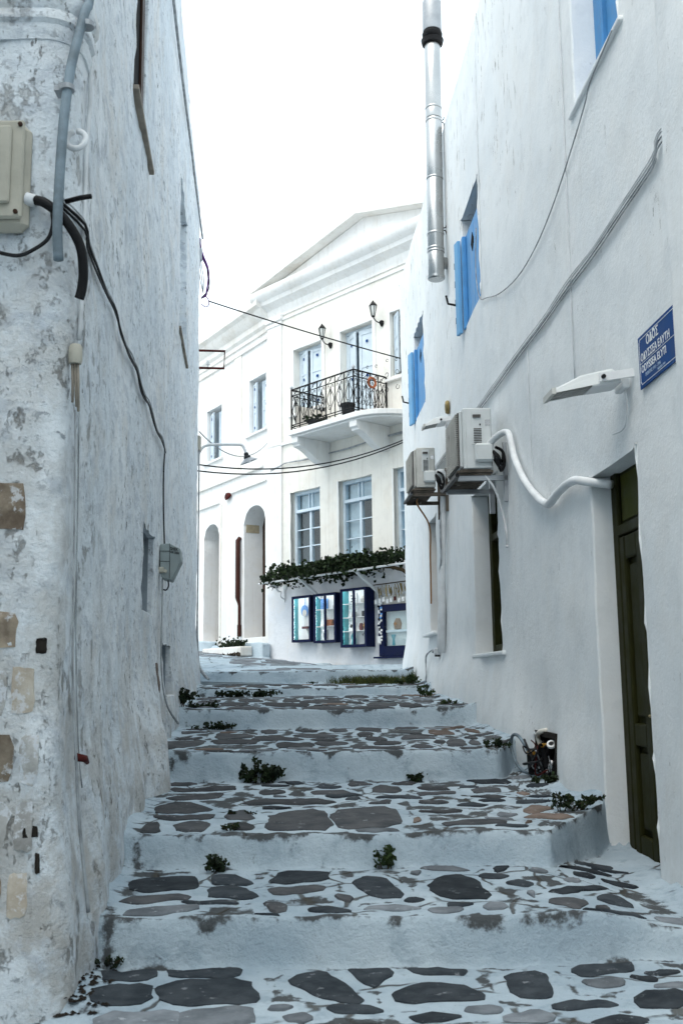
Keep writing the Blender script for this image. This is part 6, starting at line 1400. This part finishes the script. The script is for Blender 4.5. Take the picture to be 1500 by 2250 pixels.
# street lamp on a bent arm
sl = empty('street_lamp', (-1.6, 16.2, 4.7), 'enamel disc street lamp on a bent white pipe arm at the far left corner', 'street lamp')
b = B(); b.tube([(-2.29, 16.2, 4.66), (-2.28, 16.2, 4.80), (-2.235, 16.2, 4.92), (-2.14, 16.2, 4.985), (-1.95, 16.2, 4.995), (-1.62, 16.2, 4.99), (-1.565, 16.2, 4.965), (-1.53, 16.2, 4.89), (-1.515, 16.2, 4.83)], .022, 8, curve=4); make('arm', b, M['white_metal'], sl, True)
ax_ = Vector((.32, -.10, -1)).normalized(); q = Vector((-1.518, 16.2, 4.85))
b = B(); b.lathe([(.0, -.01), (.035, 0), (.04, .03), (.03, .035), (.055, .06), (.06, .09), (.045, .095)], q, ax_, 12); make('socket', b, M['darkpot'], sl, 40)
ax2 = Vector((-.36, .10, -1)).normalized() * -1; ax2 = Vector((.34, .05, 1)).normalized(); q2 = q + ax_ * .12
ax2 = Vector((-.38, -.18, 1)).normalized()
b = B(); b.lathe([(.04, .035), (.07, .02), (.145, -.03), (.150, -.036), (.14, -.03), (.05, .01), (.0, .02)], q2, ax2, 24); make('shade', b, M['lamp_metal'], sl, 40)
b = B(); b.lathe([(0, .0), (.03, -.01), (.035, -.035), (0, -.055)], q2, ax2, 10); make('bulb', b, M['bulb'], sl, True)
cb = empty('control_box', (-2.28, 16.2, 4.88), 'small beige box on the far corner behind the street lamp arm', 'control box'); b = B(); b.box(-2.335, -2.235, 16.1, 16.22, 4.885, 5.13, bev=.012); make('box', b, M['beige'], cb)
b = B(); b.box(-2.33, -2.24, 16.09, 16.20, 4.87, 4.89); make('bottom_plate', b, M['rusty_tray'], cb)
tubething('corner_cable', LP, [(16.02, 4.85, .03), (16.05, 4.0, .03), (16.03, 3.0, .03), (15.98, 2.2, .03), (15.95, 1.75, .035), (15.9, 1.5, .06), (15.85, 1.36, .14), (15.75, 1.28, .22)], [.012, .012, .012, .014, .025, .026, .024, .02], M['cable_grey'], 'dark pipe running down the far corner of the left house to the ground', 'pipe', 7, 4)
# overhead lines
def span(name, a, b_, sag, r, mat, label, n=14):
    a, b_ = Vector(a), Vector(b_); pts = []
    for i in range(n + 1): t = i / n; p = a.lerp(b_, t); p.z -= sag * 4 * t * (1 - t); pts.append(tuple(p))
    b = B(); b.tube(pts, r, 6); return make(name, b, mat, None, True, label, 'cable', 'overhead lines')
span('overhead_line', (-2.12, 16.1, 7.37), (1.28, 18.2, 6.98), .03, .011, M['cable'], 'single black overhead line crossing in front of the balcony lanterns')
span('overhead_line', (-2.26, 16.15, 4.66), (1.26, 18.2, 5.56), .27, .012, M['cable'], 'upper of the two sagging overhead cables under the balcony')
span('overhead_line', (-2.28, 16.15, 4.56), (1.26, 18.2, 5.52), .27, .012, M['cable'], 'lower of the two sagging overhead cables under the balcony')
span('overhead_line', (-2.26, 16.15, 5.20), tuple(FP(.05, 6.72, .1)), .36, .010, M['cable_grey'], 'thin overhead line just above the street lamp arm')
b = B(FP); rr = random.Random(4)
for k in range(3): b.tube([(.1, 6.08 - .02 * k, .04), (.5, 6.12, .05), (.7, 6.15, .05), (1.4, 6.13 + rr.uniform(-.03, .03), .05), (2.1, 6.12, .05), (2.8, 6.13 + rr.uniform(-.03, .03), .05), (3.6, 6.16, .05), (4.6, 6.14 + .02 * k, .05)], .014, 5, curve=3)
make('facade_cable', b, M['cable_grey'], None, True, 'loose grey cables running along the balcony house under the balcony', 'cable')
b = B(GP); b.tube([(2.35, 5.80, .04), (2.2, 5.86, .07), (2.05, 5.84, .06), (2.15, 5.78, .08), (2.3, 5.76, .06)], [.03, .05, .04, .045, .02], 7, curve=3); make('broken_junction', b, M['rust'], None, True, 'broken rusty junction on the white wall above the right arched doorway', 'junction')
# ================================================================ weeds
def gp(x, y): return Vector((x, y, ground_z(x, y)))
def weed(x, y, w_, h, n, size, label, mat='weed', dy=.06, lean=0.0, seed=0):
    w_ *= .92; h *= .85; size *= .92; p = gp(x, y); o = empty('weed', p, label, 'weed', 'weeds growing on the steps')
    rs_ = random.Random(seed + 500); stems = []
    for k in range(max(5, int(w_ * 34))):
        a = rs_.uniform(-1, 1); hh = h * rs_.uniform(.45, 1.05) * (1 - .35 * abs(a)); tip = (p.x + a * w_ * .62 + lean * hh * .9 + rs_.gauss(0, .01), p.y - rs_.uniform(0, dy) , p.z + hh)
        stems.append(((p.x + a * w_ * .28, p.y + rs_.uniform(-.01, .01), p.z - .008), tip))
    def f(r):
        q0, q1 = r.choice(stems); t = r.uniform(.12, 1.05) ** .8; arch = h * .12 * math.sin(t * 3.1); j = size * .45
        return (q0[0] + (q1[0] - q0[0]) * t + r.gauss(0, j), q0[1] + (q1[1] - q0[1]) * t + r.gauss(0, j), max(p.z + .004, q0[2] + (q1[2] - q0[2]) * t + arch + r.gauss(0, j * .6)))
    leaves('foliage', f, size, M[mat], o, n, seed)
    for q0, q1 in stems[:9]: b = B(); b.tube([q0, ((q0[0] + q1[0]) / 2, (q0[1] + q1[1]) / 2, (q0[2] + q1[2]) / 2 + h * .08), q1], .003, 4); make('stem', b, M['stem'], o)
    return o
weed(-.67, 8.23, .30, .21, 330, .045, 'bushy dark weed at the foot of the riser left of centre', seed=1)
weed(.53, 8.25, .12, .11, 110, .035, 'small round dark weed at the foot of the same riser right of centre', seed=2)
weed(-.70, 5.86, .12, .10, 120, .035, 'small black tuft in the angle of the second nearest riser, left of centre', seed=3)
weed(.23, 5.86, .13, .17, 150, .032, 'spiky green weed in the angle of the second nearest riser, right of centre', 'weed2', seed=4)
weed(1.39, 6.70, .30, .16, 230, .034, 'leafy weed leaning up the white ledge beside the olive door', lean=.5, seed=5)
weed(1.20, 8.46, .18, .09, 120, .034, 'dark weed at the foot of the right wall left of the water meters', seed=6)
weed(-1.30, 14.24, .80, .11, 420, .05, 'long low mat of dark weeds against the second highest riser', dy=.10, seed=7)
weed(-1.72, 11.05, .30, .24, 260, .05, 'dark weed in the corner at the foot of the left wall below its low niche', seed=8)
weed(-1.34, 10.88, .36, .08, 170, .04, 'flat dry weed at the foot of the riser near the left wall', seed=9)
weed(-1.50, 11.35, .34, .07, 150, .045, 'thin creeping weed behind the nose of the step near the left wall', seed=10)
weed(1.06, 13.55, .18, .22, 200, .04, 'green leafy weed at the foot of the right wall below the hanging wire', 'weed2', seed=11)
weed(1.16, 11.5, .18, .09, 90, .035, 'tiny pale weed at the foot of the right wall beneath the tall olive window', 'weed2', seed=12)
weed(.95, 15.35, .32, .20, 240, .045, 'yellowish tuft beside the grass at the corner of the right house', 'weed2', seed=13)
weed(-.46, 16.2, .16, .05, 50, .04, 'small dark sprig at the left end of the grass strip', seed=14)
weed(-.66, 6.66, .14, .03, 40, .028, 'flat moss sprig between the stones left of centre', seed=15)
weed(-.645, 6.09, .08, .06, 50, .026, 'black sprig on the nose of the second riser', seed=16)
weed(-1.07, 4.80, .20, .05, 110, .024, 'dark crumbs of weed in the near left corner at the foot of the lowest riser', seed=17)
weed(1.47, 7.86, .16, .10, 150, .032, 'dark weed growing under the water meter hole', seed=18)
p0 = gp(.3, 16.05)
go = empty('grass', p0, 'strip of dark green grass along the foot of the top riser by the right corner', 'grass', kind='stuff')
r = random.Random(3); b = B()
for i in range(1500):
    x = min(1.12, r.triangular(-.28, 1.2, .5)); y = 16.18 - abs(r.gauss(0, .10)) - .3 * max(0, x - .7) * r.random(); z = ground_z(x, y); h = r.uniform(.05, .15) * (1 + .5 * smooth(.8, 1.1, x)); a = r.uniform(0, 6.28); w_ = .007; l = r.gauss(0, .04)
    k = len(b.v); c, s = math.cos(a) * w_, math.sin(a) * w_
    b.v += [(x - c, y - s, z - .01), (x + c, y + s, z - .01), (x + c * .6 + l * .4, y + s * .6 + l * .2, z + h * .6), (x - c * .6 + l * .4, y - s * .6 + l * .2, z + h * .6), (x + l, y + l * .5, z + h)]
    b.f += [(k, k + 1, k + 2, k + 3), (k + 3, k + 2, k + 4)]
make('blades', b, M['grass'], go, False, kind='stuff')
# loose dark pebbles and flakes in the near left gutter
r = random.Random(8); b = B()
for i in range(170):
    y = r.uniform(4.18, 4.80); x = wall_x_left(y) + abs(r.gauss(.06, .07)) + .02; z = ground_z(x, y); s = r.uniform(.006, .016)
    k = len(b.v); n = 5; ring = [(x + s * math.cos(q * 1.257) * r.uniform(.7, 1.3), y + s * math.sin(q * 1.257) * r.uniform(.7, 1.3), z + .004) for q in range(n)]
    b.v += ring + [(x, y, z + .004 + s * .6)]; b.f += [(k + q, k + (q + 1) % n, k + n) for q in range(n)]
tag(make('gravel', b, M['mud'], None), 'dark crumbs of gravel lying in the near left gutter', 'gravel', None, 'stuff')
